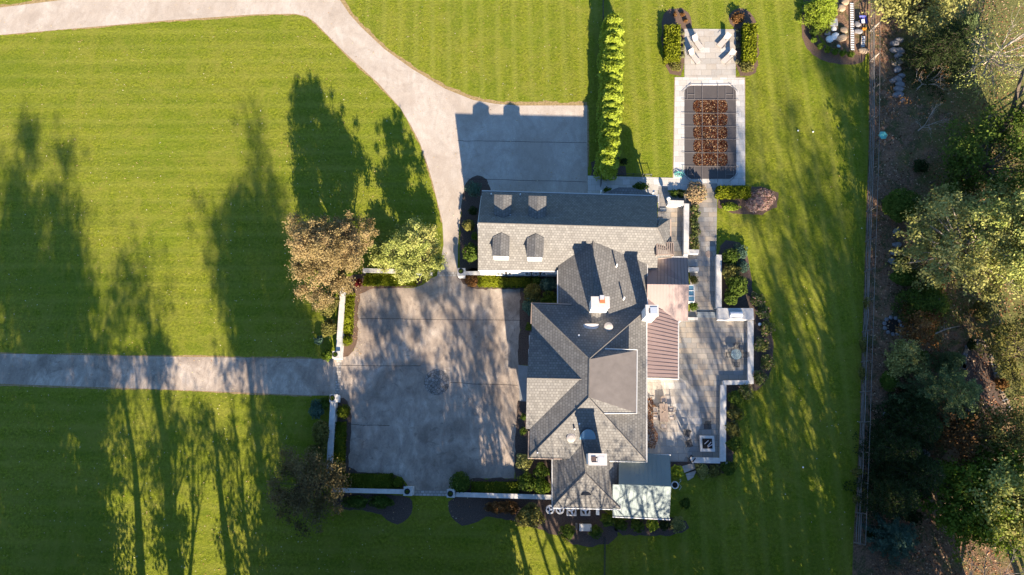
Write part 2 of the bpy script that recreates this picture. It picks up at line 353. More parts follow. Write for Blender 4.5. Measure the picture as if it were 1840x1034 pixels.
def shrub(x, y, rpx, h, mat, label, name='shrub', cat='shrub', group=None, ry=None, dens=85, leaf=.11, lumps=14, lump=.38, rot=0, seed=None):
    SH[0] += 1; rg = np.random.default_rng(seed or 1000 + SH[0])
    zc = h * .5; c = P(x, y, zc); e = P(x + rpx, y, zc); r = abs(e[0] - c[0]); r2 = r if ry is None else abs(P(x, y - ry, zc)[1] - c[1])
    rr = (r, r2, h * .55); n = int(dens * (r + r2) / 2 * (r + r2 + h) * 2.2)
    o = (c[0], c[1], 0); pts, g = ell_pts(n, (0, 0, zc), rr, rg, lumps, lump=lump)
    core = blob((0, 0, zc), rr, rg, sub=.78 - lump * .55)
    bn = (pts - np.array([0, 0, zc])) / np.array(rr); bn /= np.linalg.norm(bn, axis=1)[:, None] + 1e-6
    if rot:
        k = np.array([[math.cos(rot), -math.sin(rot), 0], [math.sin(rot), math.cos(rot), 0], [0, 0, 1]]); pts = pts @ k.T; core.v = [tuple(k @ np.array(q)) for q in core.v]
    pts += np.array(o); core.v = [tuple(np.array(q) + np.array(o)) for q in core.v]
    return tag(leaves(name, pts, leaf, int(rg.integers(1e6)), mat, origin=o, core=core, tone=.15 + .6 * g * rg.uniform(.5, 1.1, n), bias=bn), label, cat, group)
def hedge(x0, y0, x1, y1, h, mat, label, slant=0, name='clipped_hedge', cat='hedge', group=None, dens=110, leaf=.09, rag=.06, x2=None, x3=None):
    "clipped hedge; corners are its top outline: x0,y0 top left; x1,y1 bottom right; x2,x3 override the bottom edge"
    SH[0] += 1; rg = np.random.default_rng(2000 + SH[0])
    A, B, D, E = P(x0, y0, h), P(x1, y0, h), P(x1 if x3 is None else x3, y1, h), P(x0 if x2 is None else x2, y1, h)
    n = int(dens * (np.linalg.norm(B - A) + 2 * h) * (np.linalg.norm(A - E) + 2 * h) * .8)
    s, t = rg.uniform(-.08, 1.08, n), rg.uniform(-.04, 1.04, n)
    Wd = np.linalg.norm(B - A); Ld = np.linalg.norm(A - E)
    ds = np.maximum(0, np.abs(s - .5) - .5) ; top = np.where((s < 0) | (s > 1) | (t < 0) | (t > 1), rg.uniform(0, 1, n), 1 - .12 * rg.uniform(0, 1, n) ** 2)
    side = rg.uniform(0, 1, n) < (2 * h * (Wd + Ld)) / (Wd * Ld + 2 * h * (Wd + Ld))
    q = rg.integers(0, 4, n); wl = Ld / (Wd + Ld); q = np.where(rg.uniform(0, 1, n) < wl, np.where(q < 2, 0, 1), np.where(q < 2, 2, 3))
    s = np.clip(s, 0, 1); t = np.clip(t, 0, 1)
    s = np.where(side & (q == 0), 0, np.where(side & (q == 1), 1, s)); t = np.where(side & (q == 2), 0, np.where(side & (q == 3), 1, t))
    z = np.where(side, rg.uniform(.05, 1, n), 1 - .1 * rg.uniform(0, 1, n) ** 2) * h
    p = (A * (1 - s)[:, None] + B * s[:, None]) * (1 - t)[:, None] + (E * (1 - s)[:, None] + D * s[:, None]) * t[:, None]
    p[:, 2] = z; p += rg.normal(0, rag, (n, 3)); ctr = (A + B + D + E) / 4
    # rounded top edge
    edge = np.minimum.reduce([s * Wd, (1 - s) * Wd, t * Ld, (1 - t) * Ld]); p[:, 2] -= np.maximum(0, .18 - edge) * .6 * (z > h * .8)
    m = MB(); k = .12
    def ins(q_): v = ctr - q_; v[2] = 0; return q_ + v / (np.linalg.norm(v) + 1e-6) * k * 1.6
    m.prism([(ins(q_)[0], ins(q_)[1]) for q_ in (E, D, B, A)], 0.01, h - .1)
    ph = rg.uniform(0, 6, 3); tone = .45 + .2 * np.sin(p[:, 0] * 2.3 + ph[0]) * np.sin(p[:, 1] * 2.1 + ph[1]) + rg.normal(0, .18, n)
    return tag(leaves(name, p, leaf, int(rg.integers(1e6)), mat, origin=(ctr[0], ctr[1], 0), core=m, tone=tone), label, cat, group)
def limb(m, a, b, r0, r1, rg, k=5, sag=.12, n=5):
    a, b = np.array(a, float), np.array(b, float); Ln = np.linalg.norm(b - a)
    pts = []; off = rg.normal(0, sag * .5, 3) * Ln
    for i in range(k):
        t = i / (k - 1); p = a * (1 - t) + b * t; p = p + off * math.sin(math.pi * t) + np.array([0, 0, -sag * Ln * math.sin(math.pi * t) * .6]); pts.append(p)
    m.tube(pts, [r0 * (1 - i / (k - 1)) + r1 * (i / (k - 1)) for i in range(k)], n, cap=False); return pts
PROF = {'cone2': lambda u: min(1, (u / .18) ** .6) * (1 - u ** 1.15) ** .9, 'round': lambda u: math.sqrt(max(0, 1 - (2 * u - 1) ** 2)) ** .8, 'ovoid': lambda u: min(1, (u / .3) ** .6) * (1 - u) ** .55 * 1.15 if u < 1 else 0, 'cone': lambda u: min(1, (u / .12) ** .6) * (1 - u) ** .85, 'vase': lambda u: (.25 + .9 * u) * (1 - max(0, u - .75) * 3.2)}
def tree(name, label, cat, base, h, cr, z0, mat, seed, prof='round', clumps=60, per=90, leaf=.13, sig=.45, group=None, tr=None, bark='bark', trunks=1, spread=.0, lean=(0, 0), rmin=.25, twigs=2, up=.35):
    rg = np.random.default_rng(seed); base = np.array([base[0], base[1], 0.]); root = thing(name, label, cat, base, group); tm = MB()
    tr = tr or h * .018 + .05; axes = []
    for k in range(trunks):
        an = rg.uniform(0, 6.28) + k * 6.28 / trunks; top = base + np.array([lean[0] + math.cos(an) * spread, lean[1] + math.sin(an) * spread, h * rg.uniform(.82, .93)])
        r = tr * (1 if trunks == 1 else .75); b0 = base + (0 if trunks == 1 else 1) * np.array([math.cos(an), math.sin(an), 0]) * tr * .6
        pts = [b0 + (top - b0) * t + (rg.normal(0, .012 * h, 3) * np.array([1, 1, 0]) if 0 < t < 1 else 0) + (np.array([math.cos(an), math.sin(an), 0]) * spread * .25 * math.sin(3.14 * t)) for t in np.linspace(0, 1, 8)]
        tm.tube([b0 + np.array([0, 0, -.1])] + pts[:], [r * 1.5] + [r * 1.2 * (1 - t) ** .8 + .02 for t in np.linspace(0, 1, 8)], 8, cap=False); axes.append(pts)
    pf = PROF[prof]; P_ = []; G = []; Bn = []
    for c in range(clumps):
        for _ in range(40):
            u = rg.uniform(.02, 1); an = rg.uniform(0, 6.283); q = pf(u)
            if rg.uniform() > q * .9 + .1: continue
            rr = cr * q * math.sqrt(rg.uniform(rmin ** 2, 1)) * (1 + .22 * math.sin(3 * an + 5 * u + seed) + .12 * math.sin(5 * an - 7 * u)); z = z0 + (h - z0) * u; break
        ax = axes[c % len(axes)]; zt = max(z0 * .55, z - rr * rg.uniform(.4, 1.1)); k = min(6, max(0, int(zt / (h * .9) * 7))); t = np.clip((zt - ax[k][2]) / (ax[k + 1][2] - ax[k][2] + 1e-6), 0, 1); a = ax[k] * (1 - t) + ax[k + 1] * t
        cen = np.array([a[0] * .4 + (base[0] + lean[0] * u) * .6 + rr * math.cos(an), a[1] * .4 + (base[1] + lean[1] * u) * .6 + rr * math.sin(an), z])
        ln = np.linalg.norm(cen - a); lp = limb(tm, a, cen, max(.02, tr * .42 * (1 - zt / h) + .012 * ln), .012, rg, 5, .1, 5)
        for j in range(twigs):
            s = lp[rg.integers(1, 4)]; e = cen + rg.normal(0, sig * 1.3, 3); limb(tm, s, e, .025, .008, rg, 3, .1, 3)
            if per: P_.append(e + rg.normal(0, sig * .45, (int(per * .3), 3))); Bn.append(np.zeros((int(per * .3), 3)))
        if per:
            g_n = rg.normal(0, 1, (per, 3)); P_.append(cen + g_n * np.array([sig, sig, sig * .6])); Bn.append(g_n / (np.linalg.norm(g_n, axis=1)[:, None] + 1e-6))
        G += [rg.uniform(.2, .8)] * (per + twigs * int(per * .3))
    tm.build('trunk', bark, root, smooth=True)
    if per: leaves('crown', np.vstack(P_)[:len(G)], leaf, seed + 7, mat, parent=root, tone=np.array(G)[:len(np.vstack(P_))], up=up, bias=np.vstack(Bn), bw=.8)
    return root
def conifer(name, label, base, h, cr, mat, seed, z0=.4, n=110, per=70, leaf=.14, droop=.12, group=None, width=.16, cat='tree', bark='bark'):
    rg = np.random.default_rng(seed); base = np.array([base[0], base[1], 0.]); root = thing(name, label, cat, base, group); tm = MB()
    tm.tube([base + np.array([0, 0, z]) for z in (0, h * .5, h * .97)], [.018 * h + .05, .011 * h, .02], 7, cap=False); P_ = []; G = []
    for k in range(n):
        u = (k + .5) / n; an = k * 2.39996 + rg.normal(0, .2); z = z0 + (h - z0) * u ** .9; Lb = cr * (1 - u) ** .8 * rg.uniform(.75, 1.15) + .12
        d = np.array([math.cos(an), math.sin(an), 0]); a = base + np.array([0, 0, z]); b = a + d * Lb + np.array([0, 0, Lb * (.25 * u - droop)])
        limb(tm, a, b, .03, .008, rg, 4, .06, 4); m = max(6, int(per * Lb / cr)); s = rg.uniform(.1, 1, m) ** .8
        sd = np.cross(d, [0, 0, 1]); wv = (1.15 - s) * Lb * width + .08
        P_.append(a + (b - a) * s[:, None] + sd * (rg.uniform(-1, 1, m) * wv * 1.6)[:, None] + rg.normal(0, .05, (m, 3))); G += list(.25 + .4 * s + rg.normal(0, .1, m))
    tm.build('trunk', bark, root); leaves('crown', np.vstack(P_), leaf, seed + 3, mat, parent=root, tone=np.array(G), aspect=.35, up=.5); return root
def bare(name, label, base, h, cr, seed, bark='barkp', group=None, depth=4, n0=7, r0=.16, budmat=None, up=.8, cat='tree'):
    rg = np.random.default_rng(seed); base = np.array([base[0], base[1], 0.]); root = thing(name, label, cat, base, group); tm = MB(); tips = []
    def rec(p, d, ln, r, k):
        e = p + d * ln; lp = limb(tm, p, e, r, r * .62, rg, 4, .05, 5 if k > 1 else 3)
        if k == 0: tips.append(e); return
        for _ in range(rg.integers(2, 4)):
            nd = d + rg.normal(0, .38, 3); nd[2] += .08; nd /= np.linalg.norm(nd); rec(lp[-1 if rg.uniform() < .6 else -2], nd, ln * rg.uniform(.6, .85), r * .58, k - 1)
    tm.tube([base, base + np.array([0, 0, h * .22])], [r0 * 1.3, r0], 8, cap=False)
    for k in range(n0):
        an = 6.283 * k / n0 + rg.normal(0, .25); d = np.array([math.cos(an), math.sin(an), up * rg.uniform(.7, 1.5)]); d /= np.linalg.norm(d); rec(base + np.array([0, 0, h * rg.uniform(.12, .24)]), d, cr * .42, r0 * .55, depth)
    tm.build('trunk', bark, root)
    if budmat: leaves('crown', np.repeat(np.array(tips), 3, 0) + rg.normal(0, .12, (len(tips) * 3, 3)), .07, seed, budmat, parent=root)
    return root
def rock(c, r, seed, mat, label, name='boulder', cat='rock', group=None):
    rg = np.random.default_rng(seed); m = MB(); a, b = 9, 6; ph = rg.uniform(0, 6, 4); vs = []
    for i in range(b + 1):
        th = math.pi * i / b
        for j in range(a):
            f = 2 * math.pi * j / a; q = 1 + .16 * math.sin(2 * f + ph[0]) + .12 * math.sin(3 * f + ph[1]) * math.sin(th * 2 + ph[2]) + rg.uniform(-.06, .06)
            vs.append((c[0] + r[0] * q * math.sin(th) * math.cos(f), c[1] + r[1] * q * math.sin(th) * math.sin(f), c[2] + r[2] * (.4 + .9 * math.copysign(abs(math.cos(th)) ** .6, math.cos(th)))))
    m.add(vs, [(i * a + j, (i + 1) * a + j, (i + 1) * a + (j + 1) % a, i * a + (j + 1) % a) for i in range(b) for j in range(a)])
    return tag(m.build(name, mat, origin=c), label, cat, group)
M['sunpatch'] = plain('sun painted floor', (.33, .23, .145), .95, .1, var=.35, scale=2.2); M['wred'] = plain('red pine straw', (.24, .125, .075), .95, .1, var=.55, scale=2.5)  # the tan one is woodland floor with sunlight put into its colour
# ================================================================ ground
g = MB(); g.add([(-500, -500, 0), (500, -500, 0), (500, 500, 0), (-500, 500, 0)], [(0, 1, 2, 3)]); tag(g.build('lawn', 'lawn'), kind='structure')
sheet('north_lawn', [(612, -60), (650, 50), (690, 90), (740, 128), (800, 164), (850, 183), (900, 190), (1060, 191), (1060, 320), (1215, 320), (1215, 130), (1228, 50), (1330, 50), (1345, 330), (1290, 340), (1290, 620), (1330, 700), (1310, 840), (1200, 940), (1080, 1000), (1080, 1500), (1500, 1500), (1535, 975), (1545, 760), (1553, 500), (1560, 260), (1564, -60)], .004, 'lawn_ns')
sheet('woodland_floor', [(1564, -300), (1561, 260), (1556, 400), (1553, 500), (1548, 640), (1545, 760), (1540, 860), (1533, 975), (1520, 1500), (3000, 1500), (3000, -300)], .006, 'wfloor')
sheet('garden_floor', [(1466, -40), (1470, 60), (1490, 85), (1545, 100), (1562, 96), (1563, -40)], .014, 'wfloor')
sheet('driveway', [(-400, 40), (-60, 25), (0, 14), (130, -2), (300, -60), (590, -60), (608, -4), (628, 26), (650, 50), (690, 88), (740, 124), (800, 160), (850, 180), (890, 187), (930, 190), (1055, 190), (1056, 352), (830, 360), (826, 400), (823, 440), (822, 492), (786, 491), (792, 470), (797, 440), (795, 400), (778, 330), (768, 296), (755, 258), (738, 225), (720, 195), (680, 150), (620, 95), (590, 65), (568, 42), (552, 30), (530, 25), (460, 26), (300, 37), (150, 50), (0, 63), (-400, 95)], .008, 'drive')
sheet('west_drive', [(-500, 622), (0, 636), (280, 641), (560, 645), (606, 645), (606, 711), (560, 711), (300, 700), (0, 690), (-500, 678)], .008, 'court')
court = [(648, 516), (742, 518), (760, 512), (775, 500), (786, 496), (824, 496), (838, 510), (855, 519), (937, 519), (934, 600), (932, 655), (934, 722), (928, 800), (924, 860), (848, 860), (830, 878), (808, 882), (736, 882), (731, 870), (722, 858), (705, 852), (624, 850), (629, 780), (630, 750), (622, 728), (608, 712), (608, 645), (625, 640), (636, 630), (640, 615), (643, 560)]
sheet('courtyard', court, .010, 'court')
sheet('front_walk', [(931, 656), (949, 658), (948, 722), (934, 721)], .016, 'walk')
for q in ([(786, 489), (823, 489), (824, 497), (785, 497)], [(605, 645), (614, 645), (610, 712), (602, 712)], [(742, 881), (806, 882), (806, 892), (742, 891)]):
    sheet('cobble_band', q, .016, 'cobble')
def fringe(px, w0, w1, seed):
    "ragged dry strip where paving meets turf"
    rg = np.random.default_rng(seed); q = [P(*a, 0) for a in px]; pts = []
    for a, b in zip(q[:-1], q[1:]):
        k = max(1, int(np.linalg.norm(b - a) / .35)); pts += [a + (b - a) * i / k for i in range(k)]
    pts.append(q[-1]); m = MB(); vs = []; sl_ = 0
    for i, p in enumerate(pts):
        d = pts[min(i + 1, len(pts) - 1)] - pts[max(0, i - 1)]; d /= np.linalg.norm(d) + 1e-9; nn = np.array([-d[1], d[0], 0]); sl_ = .8 * sl_ + rg.normal(0, .25); w_ = w0 + (w1 - w0) * (.5 + .5 * math.tanh(sl_)) + rg.uniform(0, .08)
        vs += [p - nn * .1 + [0, 0, .0062], p + nn * w_ + [0, 0, .0062]]
    m.add(vs, [(2 * i, 2 * i + 2, 2 * i + 3, 2 * i + 1) for i in range(len(pts) - 1)]); tag(m.build('dry_verge', 'edge'), kind='structure')
fringe([(608, -4), (628, 26), (650, 50), (690, 88), (740, 124), (800, 160), (850, 180), (890, 187), (930, 190), (1055, 190)], .15, .75, 1)
fringe([(1055, 190), (1056, 300)], .05, .2, 2)
fringe([(0, 14), (130, -2), (300, -60)], .1, .6, 3)
fringe([(795, 400), (778, 330), (768, 296), (755, 258), (738, 225), (720, 195), (680, 150), (620, 95), (590, 65), (568, 42), (552, 30), (530, 25), (460, 26), (300, 37), (150, 50), (0, 63)], -.05, .32, 4)
fringe([(-20, 636), (280, 641), (560, 645)], 0, .25, 5); fringe([(560, 711), (300, 700), (-20, 690)], 0, .25, 6)
sheet('painted_sun_patch', [(1690, 812), (1712, 795), (1760, 790), (1840, 800), (1900, 850), (1880, 930), (1800, 900), (1750, 880), (1715, 960), (1680, 950), (1665, 880)], .016, 'sunpatch', 2)  # paler sheet where sun reaches the woodland floor, sunlight painted into its tan
fringe([(1338, 333), (1338, 140), (1322, 139)], .0, .18, 7); fringe([(1213, 139), (1210, 320)], .0, .18, 8)
# mulch beds
for q, s, mt in [([(640, 490), (745, 486), (762, 505), (745, 518), (648, 518), (644, 560), (642, 615), (632, 636), (610, 646), (612, 560), (618, 508)], 1, 'mulch_b'),
              ([(596, 722), (612, 712), (626, 726), (632, 745), (630, 800), (625, 850), (700, 850), (724, 862), (733, 882), (590, 886)], 1, 'mulch'),
              ([(812, 884), (830, 872), (850, 860), (926, 860), (925, 820), (930, 720), (950, 720), (960, 800), (1000, 830), (995, 895), (812, 890)], 0, 'mulch'),
              ([(822, 492), (850, 482), (1010, 488), (1010, 560), (960, 580), (955, 656), (931, 656), (935, 520), (857, 520), (832, 510)], 0, 'mulch'),
              ([(825, 480), (828, 380), (832, 340), (843, 320), (862, 315), (877, 325), (881, 346), (880, 490), (835, 490)], 1, 'mulch'),
              ([(598, 884), (735, 890), (744, 905), (738, 930), (718, 942), (700, 938), (680, 920), (600, 915)], 1, 'mulch'),
              ([(806, 893), (870, 892), (1000, 897), (1110, 925), (1110, 975), (1040, 985), (1000, 960), (880, 925), (850, 942), (822, 944), (806, 925)], 1, 'mulch'),
              ([(1110, 930), (1230, 930), (1240, 955), (1180, 965), (1100, 960)], 1, 'mulch'),
              ([(1190, 30), (1200, 17), (1220, 14), (1236, 20), (1244, 36), (1243, 52), (1229, 55), (1229, 136), (1208, 137), (1195, 120), (1188, 80)], 1, 'mulch_b'),
              ([(1308, 40), (1312, 22), (1332, 14), (1352, 24), (1362, 50), (1364, 110), (1355, 138), (1322, 138), (1322, 52)], 1, 'mulch_b'),
              ([(1448, -40), (1440, 40), (1442, 75), (1460, 100), (1490, 114), (1530, 118), (1556, 110), (1556, 96), (1500, 92), (1475, 78), (1466, 50), (1466, -40)], 1, 'mulch_b'),
              ([(1290, 335), (1400, 335), (1395, 385), (1290, 385)], 1, 'mulch_b'),
              ([(1288, 445), (1310, 430), (1335, 440), (1348, 480), (1352, 525), (1375, 550), (1390, 600), (1388, 660), (1370, 700), (1330, 705), (1320, 760), (1318, 840), (1300, 855), (1250, 850), (1200, 850), (1200, 825), (1288, 825)], 1, 'mulch'),
              ([(1086, 40), (1108, 40), (1112, 300), (1125, 300), (1125, 316), (1062, 316), (1062, 292), (1080, 285)], 0, 'mulch')]:
    sheet('mulch_bed', q, .012, mt, s)
# paved terraces
sheet('pool_terrace', [(1230, 52), (1322, 53), (1322, 145), (1230, 145)], .020, 'terr')
sheet('pool_deck', [(1213, 139), (1338, 140), (1339, 333), (1289, 334), (1287, 342), (1182, 342), (1182, 352), (1060, 350), (1056, 350), (1056, 316), (1210, 320)], .024, 'deck')
sheet('garden_path', [(1255, 330), (1289, 330), (1287, 460), (1287, 562), (1240, 562), (1240, 490), (1180, 490), (1183, 335), (1200, 335), (1200, 345), (1255, 345)], .030, 'blue')
sheet('patio', [(1155, 570), (1240, 560), (1352, 560), (1352, 690), (1303, 690), (1303, 830), (1200, 830), (1150, 830)], .034, 'blue')
sheet('patio_dining_area', [(1155, 675), (1220, 677), (1250, 700), (1262, 760), (1228, 829), (1150, 829)], .039, 'terr')
for q, lb in (([(1226, 838), (1246, 832), (1250, 842), (1230, 850)], 'pale stepping stone nearer the patio corner'), ([(1232, 852), (1252, 845), (1246, 858), (1236, 864)], 'pale stepping stone nearer the grey porch roof and lawn')):
    tag(sheet('stepping_stone', q, .09, 'terr', thick=.08, kind=None), lb, 'stepping stone')
md = MB(); c = P(785, 687, 0); r = P(808, 687)[0] - c[0]
md.lathe((c[0], c[1], .010), [(r, 0), (r, .012)], 40); md.lathe((c[0], c[1], .022), [(r * .8, 0), (r * .8, .008)], 36); md.lathe((c[0], c[1], .03), [(r * .32, 0), (r * .32, .008)], 24)
tag(md.build('paving_medallion', 'medal'), kind='structure')
# fallen leaves on the grass
def inpoly(x, y, poly):
    c = np.zeros(len(x), bool); j = len(poly) - 1
    for i in range(len(poly)):
        xi, yi = poly[i]; xj, yj = poly[j]
        c ^= ((yi > y) != (yj > y)) & (x < (xj - xi) * (y - yi) / (yj - yi + 1e-9) + xi); j = i
    return c
rg = np.random.default_rng(5)
def litter(name, box, n, size, mat, z, seed, keep=None, lump=0, label='', cat='leaf litter'):
    x = rg.uniform(box[0], box[2], n); y = rg.uniform(box[1], box[3], n); k = np.ones(n, bool)
    if lump: k &= (np.sin(x * .031 + 1) * np.sin(y * .037 + x * .013) + rg.normal(0, .6, n)) > lump
    if keep: k &= keep(x, y)
    p = np.array([P(a, b, z) for a, b in zip(x[k], y[k])])
    return tag(leaves(name, p, size, seed, mat, origin=(0, 0, 0), up=3), label, cat, kind='stuff')
litter('fallen_leaves', (0, 0, 1110, 1034), 4200, .07, 'lawnleaf', .04, 3, lump=-.3, label='tan and orange leaves scattered over the lawns', keep=lambda x, y: ~(inpoly(x, y, court) | ((x > 850) & (y > 340))))
litter('fallen_leaves', (1120, 0, 1550, 1034), 1000, .07, 'lawnleaf', .04, 4, lump=.1, label='sparse tan leaves on the east lawn', keep=lambda x, y: ~((x < 1400) & (y > 40)))
litter('fallen_leaves', (1564, 0, 1840, 1034), 15000, .10, 'litter', .05, 6, lump=-.5, label='brown leaf litter covering the woodland floor')
litter('fallen_leaves', (1161, 715, 1182, 806), 1500, .075, 'litter', .06, 8, label='drift of russet leaves against the house on the patio', keep=lambda x, y: (np.abs(x - 1168 - 4 * np.sin(y * .13) - (y - 730) * .05) < 8))
litter('fallen_leaves', (610, 515, 650, 640), 260, .06, 'lawnleaf', .04, 9, label='pale leaves along the mulch edge of the courtyard', keep=lambda x, y: x > 636 - (y - 515) * .03)
# ================================================================ house
HO = P(1060, 680, 0)
house = thing('house', 'large white stucco house with grey shingle hip roofs and a long garage wing', 'house', HO)
def roof(name, V, faces, mat='shingle', th=.2, parent=None, uv=True):
    W = [P(*v) for v in V]; m = MB(); top = []
    for f in faces:
        nn = np.cross(W[f[1]] - W[f[0]], W[f[2]] - W[f[0]]); top.append(f if nn[2] > 0 else f[::-1])
    n = len(W); vs = W + [q - np.array([0, 0, th]) for q in W]; ed = {}
    for f in top:
        for i in range(len(f)): ed[(f[i], f[(i + 1) % len(f)])] = 1
    fs = list(top) + [tuple(i + n for i in f[::-1]) for f in top]
    for a, b in ed:
        if (b, a) not in ed: fs.append((b, a, a + n, b + n))
    m.add(vs, fs); return m.build(name, mat, parent or house, uv=uv), W
def line(name, pts, r, mat, parent=None, dz=0, n=5):
    m = MB(); m.tube([P(*q) + np.array([0, 0, dz]) for q in pts], r, n); return m.build(name, mat, parent or house)
roof('garage_roof', [(866, 344, 3.2), (859, 401, 7.5), (859, 485, 3.2), (1181, 410, 7.5), (1181, 353, 3.2), (1180, 493, 3.2), (1182, 464, 4.7), (1205, 462, 5.1), (1204, 394, 6.2), (1185, 393, 6.2)],
     [(0, 1, 3, 4), (1, 2, 5, 6, 7, 3), (3, 7, 8), (3, 8, 9)])
roof('north_wing_roof', [(1066, 413, 6.2), (1063, 604, 5.6), (1003, 600, 3.8), (1003, 465, 3.8), (1163, 604, 4.0), (1163, 462, 4.1)], [(0, 1, 2, 3), (0, 1, 4, 5)])
roof('main_roof', [(956, 546, 4.6), (1162, 556, 4.6), (1161, 829, 4.6), (951, 822, 4.6), (1059, 645, 7.7), (1058, 715, 7.7)], [(0, 1, 4), (1, 2, 5, 4), (2, 3, 5), (3, 0, 4, 5)])
roof('west_wing_roof', [(947, 680, 7.25), (1056, 682, 7.25), (1050, 597, 4.6), (952, 597, 4.6), (945, 771, 4.6), (1050, 771, 4.6)], [(0, 1, 2, 3), (0, 1, 5, 4)])
roof('south_wing_roof', [(1048, 770, 5.5), (1052, 851, 5.5), (993, 800, 3.6), (993, 911, 3.6), (1114, 914, 3.6), (1114, 800, 3.6)], [(0, 1, 3, 2), (1, 3, 4), (0, 1, 4, 5)])
roof('east_dormer_roof', [(1059, 646, 7.74), (1058, 714, 7.74), (1143, 742, 6.9), (1144, 630, 6.9)], [(0, 1, 2, 3)], 'flat')
roof('east_dormer_hip', [(1059, 646, 7.7), (1144, 630, 6.87), (1087, 628, 6.87)], [(0, 1, 2)]); roof('east_dormer_hip', [(1058, 714, 7.7), (1143, 742, 6.87), (1087, 742, 6.87)], [(0, 1, 2)])
def seams(a, b, c, d, n, parent, mat, name='seams'):
    A, B, D, E = (P(*q) for q in (a, b, c, d)); m = MB(); nn = np.cross(B - A, E - A); nn /= np.linalg.norm(nn); nn = nn if nn[2] > 0 else -nn
    for i in range(n + 1):
        t = i / n; p = A + (B - A) * t; q = E + (D - E) * t; ax = (q - p); l = np.linalg.norm(ax); ax /= l
        m.obox((p + q) / 2 + nn * .01, ax, np.cross(nn, ax), nn, (l, .03, .024))
    return m.build(name, mat, parent)
r1, _ = roof('porch_roof', [(1163, 511, 4.7), (1238, 512, 4.7), (1235, 463, 3.1), (1181, 463, 3.1), (1163, 480, 3.35), (1163, 576, 2.9), (1236, 577, 2.9)], [(0, 1, 2, 3, 4), (0, 1, 6, 5)], 'bronze', .14)
seams((1181, 511, 4.7), (1237, 512, 4.7), (1234, 464, 3.12), (1182, 464, 3.12), 9, r1, 'seamdark'); seams((1164, 511, 4.7), (1237, 512, 4.7), (1235, 576, 2.92), (1164, 575, 2.92), 13, r1, 'bronze')
r2, _ = roof('porch_roof', [(1161, 500, 4.05), (1161, 678, 4.05), (1218, 680, 2.85), (1219, 560, 2.85)], [(0, 1, 2, 3)], 'bronze', .14)
seams((1161, 548, 4.05), (1161, 678, 4.05), (1218, 680, 2.87), (1219, 566, 2.87), 18, r2, 'seamdark')
r3, _ = roof('sunroom_roof', [(1112, 871, 4.8), (1206, 875, 4.8), (1204, 817, 3.0), (1112, 812, 3.0), (1101, 927, 3.0), (1203, 932, 3.0), (1101, 871, 4.78)], [(0, 1, 2, 3), (6, 1, 5, 4)], 'verd', .14)
seams((1117, 872, 4.8), (1205, 875, 4.8), (1203, 818, 3.02), (1117, 813, 3.02), 11, r3, 'verdseam'); seams((1117, 873, 4.79), (1205, 876, 4.78), (1202, 931, 3.02), (1107, 927, 3.02), 11, r3, 'verdseam')
line('ridge_cap', [(1112, 871, 4.83), (1206, 875, 4.83)], .07, 'verdseam')
roof('lean_to_roof', [(1073, 352, 2.9), (1092, 344, 2.95), (1112, 337, 3.0), (1134, 337, 3.0), (1156, 343, 2.95), (1183, 353, 2.9), (1183, 364, 3.15), (1073, 362, 3.15)], [tuple(range(8))], th=.12)
# hips, ridges, gutters
SHR = plain('ridge cap slate', (.15, .135, .12), .8)
for q in [[(859, 401, 7.5), (1181, 410, 7.5)], [(1181, 410, 7.5), (1204, 394, 6.22)], [(1181, 410, 7.5), (1205, 462, 5.15)], [(1066, 434, 6.17), (1063, 588, 5.65)], [(956, 546, 4.6), (1059, 645, 7.7)], [(1162, 556, 4.6), (1059, 645, 7.7)], [(1058, 715, 7.7), (1161, 829, 4.6)], [(1058, 715, 7.7), (951, 822, 4.6)],
          [(947, 680, 7.25), (1046, 682, 7.25)], [(1046, 795, 5.5), (1052, 851, 5.5), (993, 911, 3.6)], [(1052, 851, 5.5), (1114, 914, 3.6)], [(1059, 645, 7.74), (1058, 715, 7.74)]]:
    line('ridge_cap', q, .07, SHR, dz=.02)
for q, mt in [([(866, 343, 3.2), (1181, 352, 3.2)], 'gutter'), ([(859, 486, 3.2), (1003, 488, 3.2)], 'gutter'), ([(1164, 495, 3.2), (1181, 495, 3.2)], 'gutter'), ([(1002, 486, 3.75), (1002, 546, 3.75)], 'gutter'), ([(1163, 471, 4.05), (1163, 556, 4.0)], 'gutter'),
              ([(1027, 547, 4.6), (955, 545, 4.6), (954, 582, 4.6)], 'copper'), ([(950, 775, 4.6), (949, 824, 4.6), (1010, 825, 4.6)], 'copper'), ([(1162, 560, 4.6), (1162, 831, 4.6), (1095, 829, 4.6)], 'gutter'), ([(1087, 627, 6.9), (1145, 629, 6.9), (1144, 743, 6.9), (1086, 743, 6.9)], 'gutter'),
              ([(992, 826, 3.6), (992, 913, 3.6), (1115, 916, 3.6), (1115, 832, 3.6)], 'gutter'), ([(1219, 570, 2.85), (1219, 681, 2.85)], 'gutter'), ([(1161, 680, 3.9), (1219, 682, 2.8)], 'gutter'), ([(1101, 929, 3.0), (1204, 934, 3.0)], 'gutter'), ([(1115, 816, 3.0), (1205, 818, 3.0)], 'gutter'), ([(1183, 462, 3.1), (1236, 462, 3.1)], 'gutter'), ([(1205, 394, 6.15), (1206, 463, 5.05), (1183, 465, 4.7)], 'copper'), ([(1073, 351, 2.9), (1073, 362, 3.1)], 'gutter'), ([(1183, 350, 2.9), (1183, 364, 3.1)], 'gutter')]:
    line('gutter', q, .075, mt, dz=-.02)
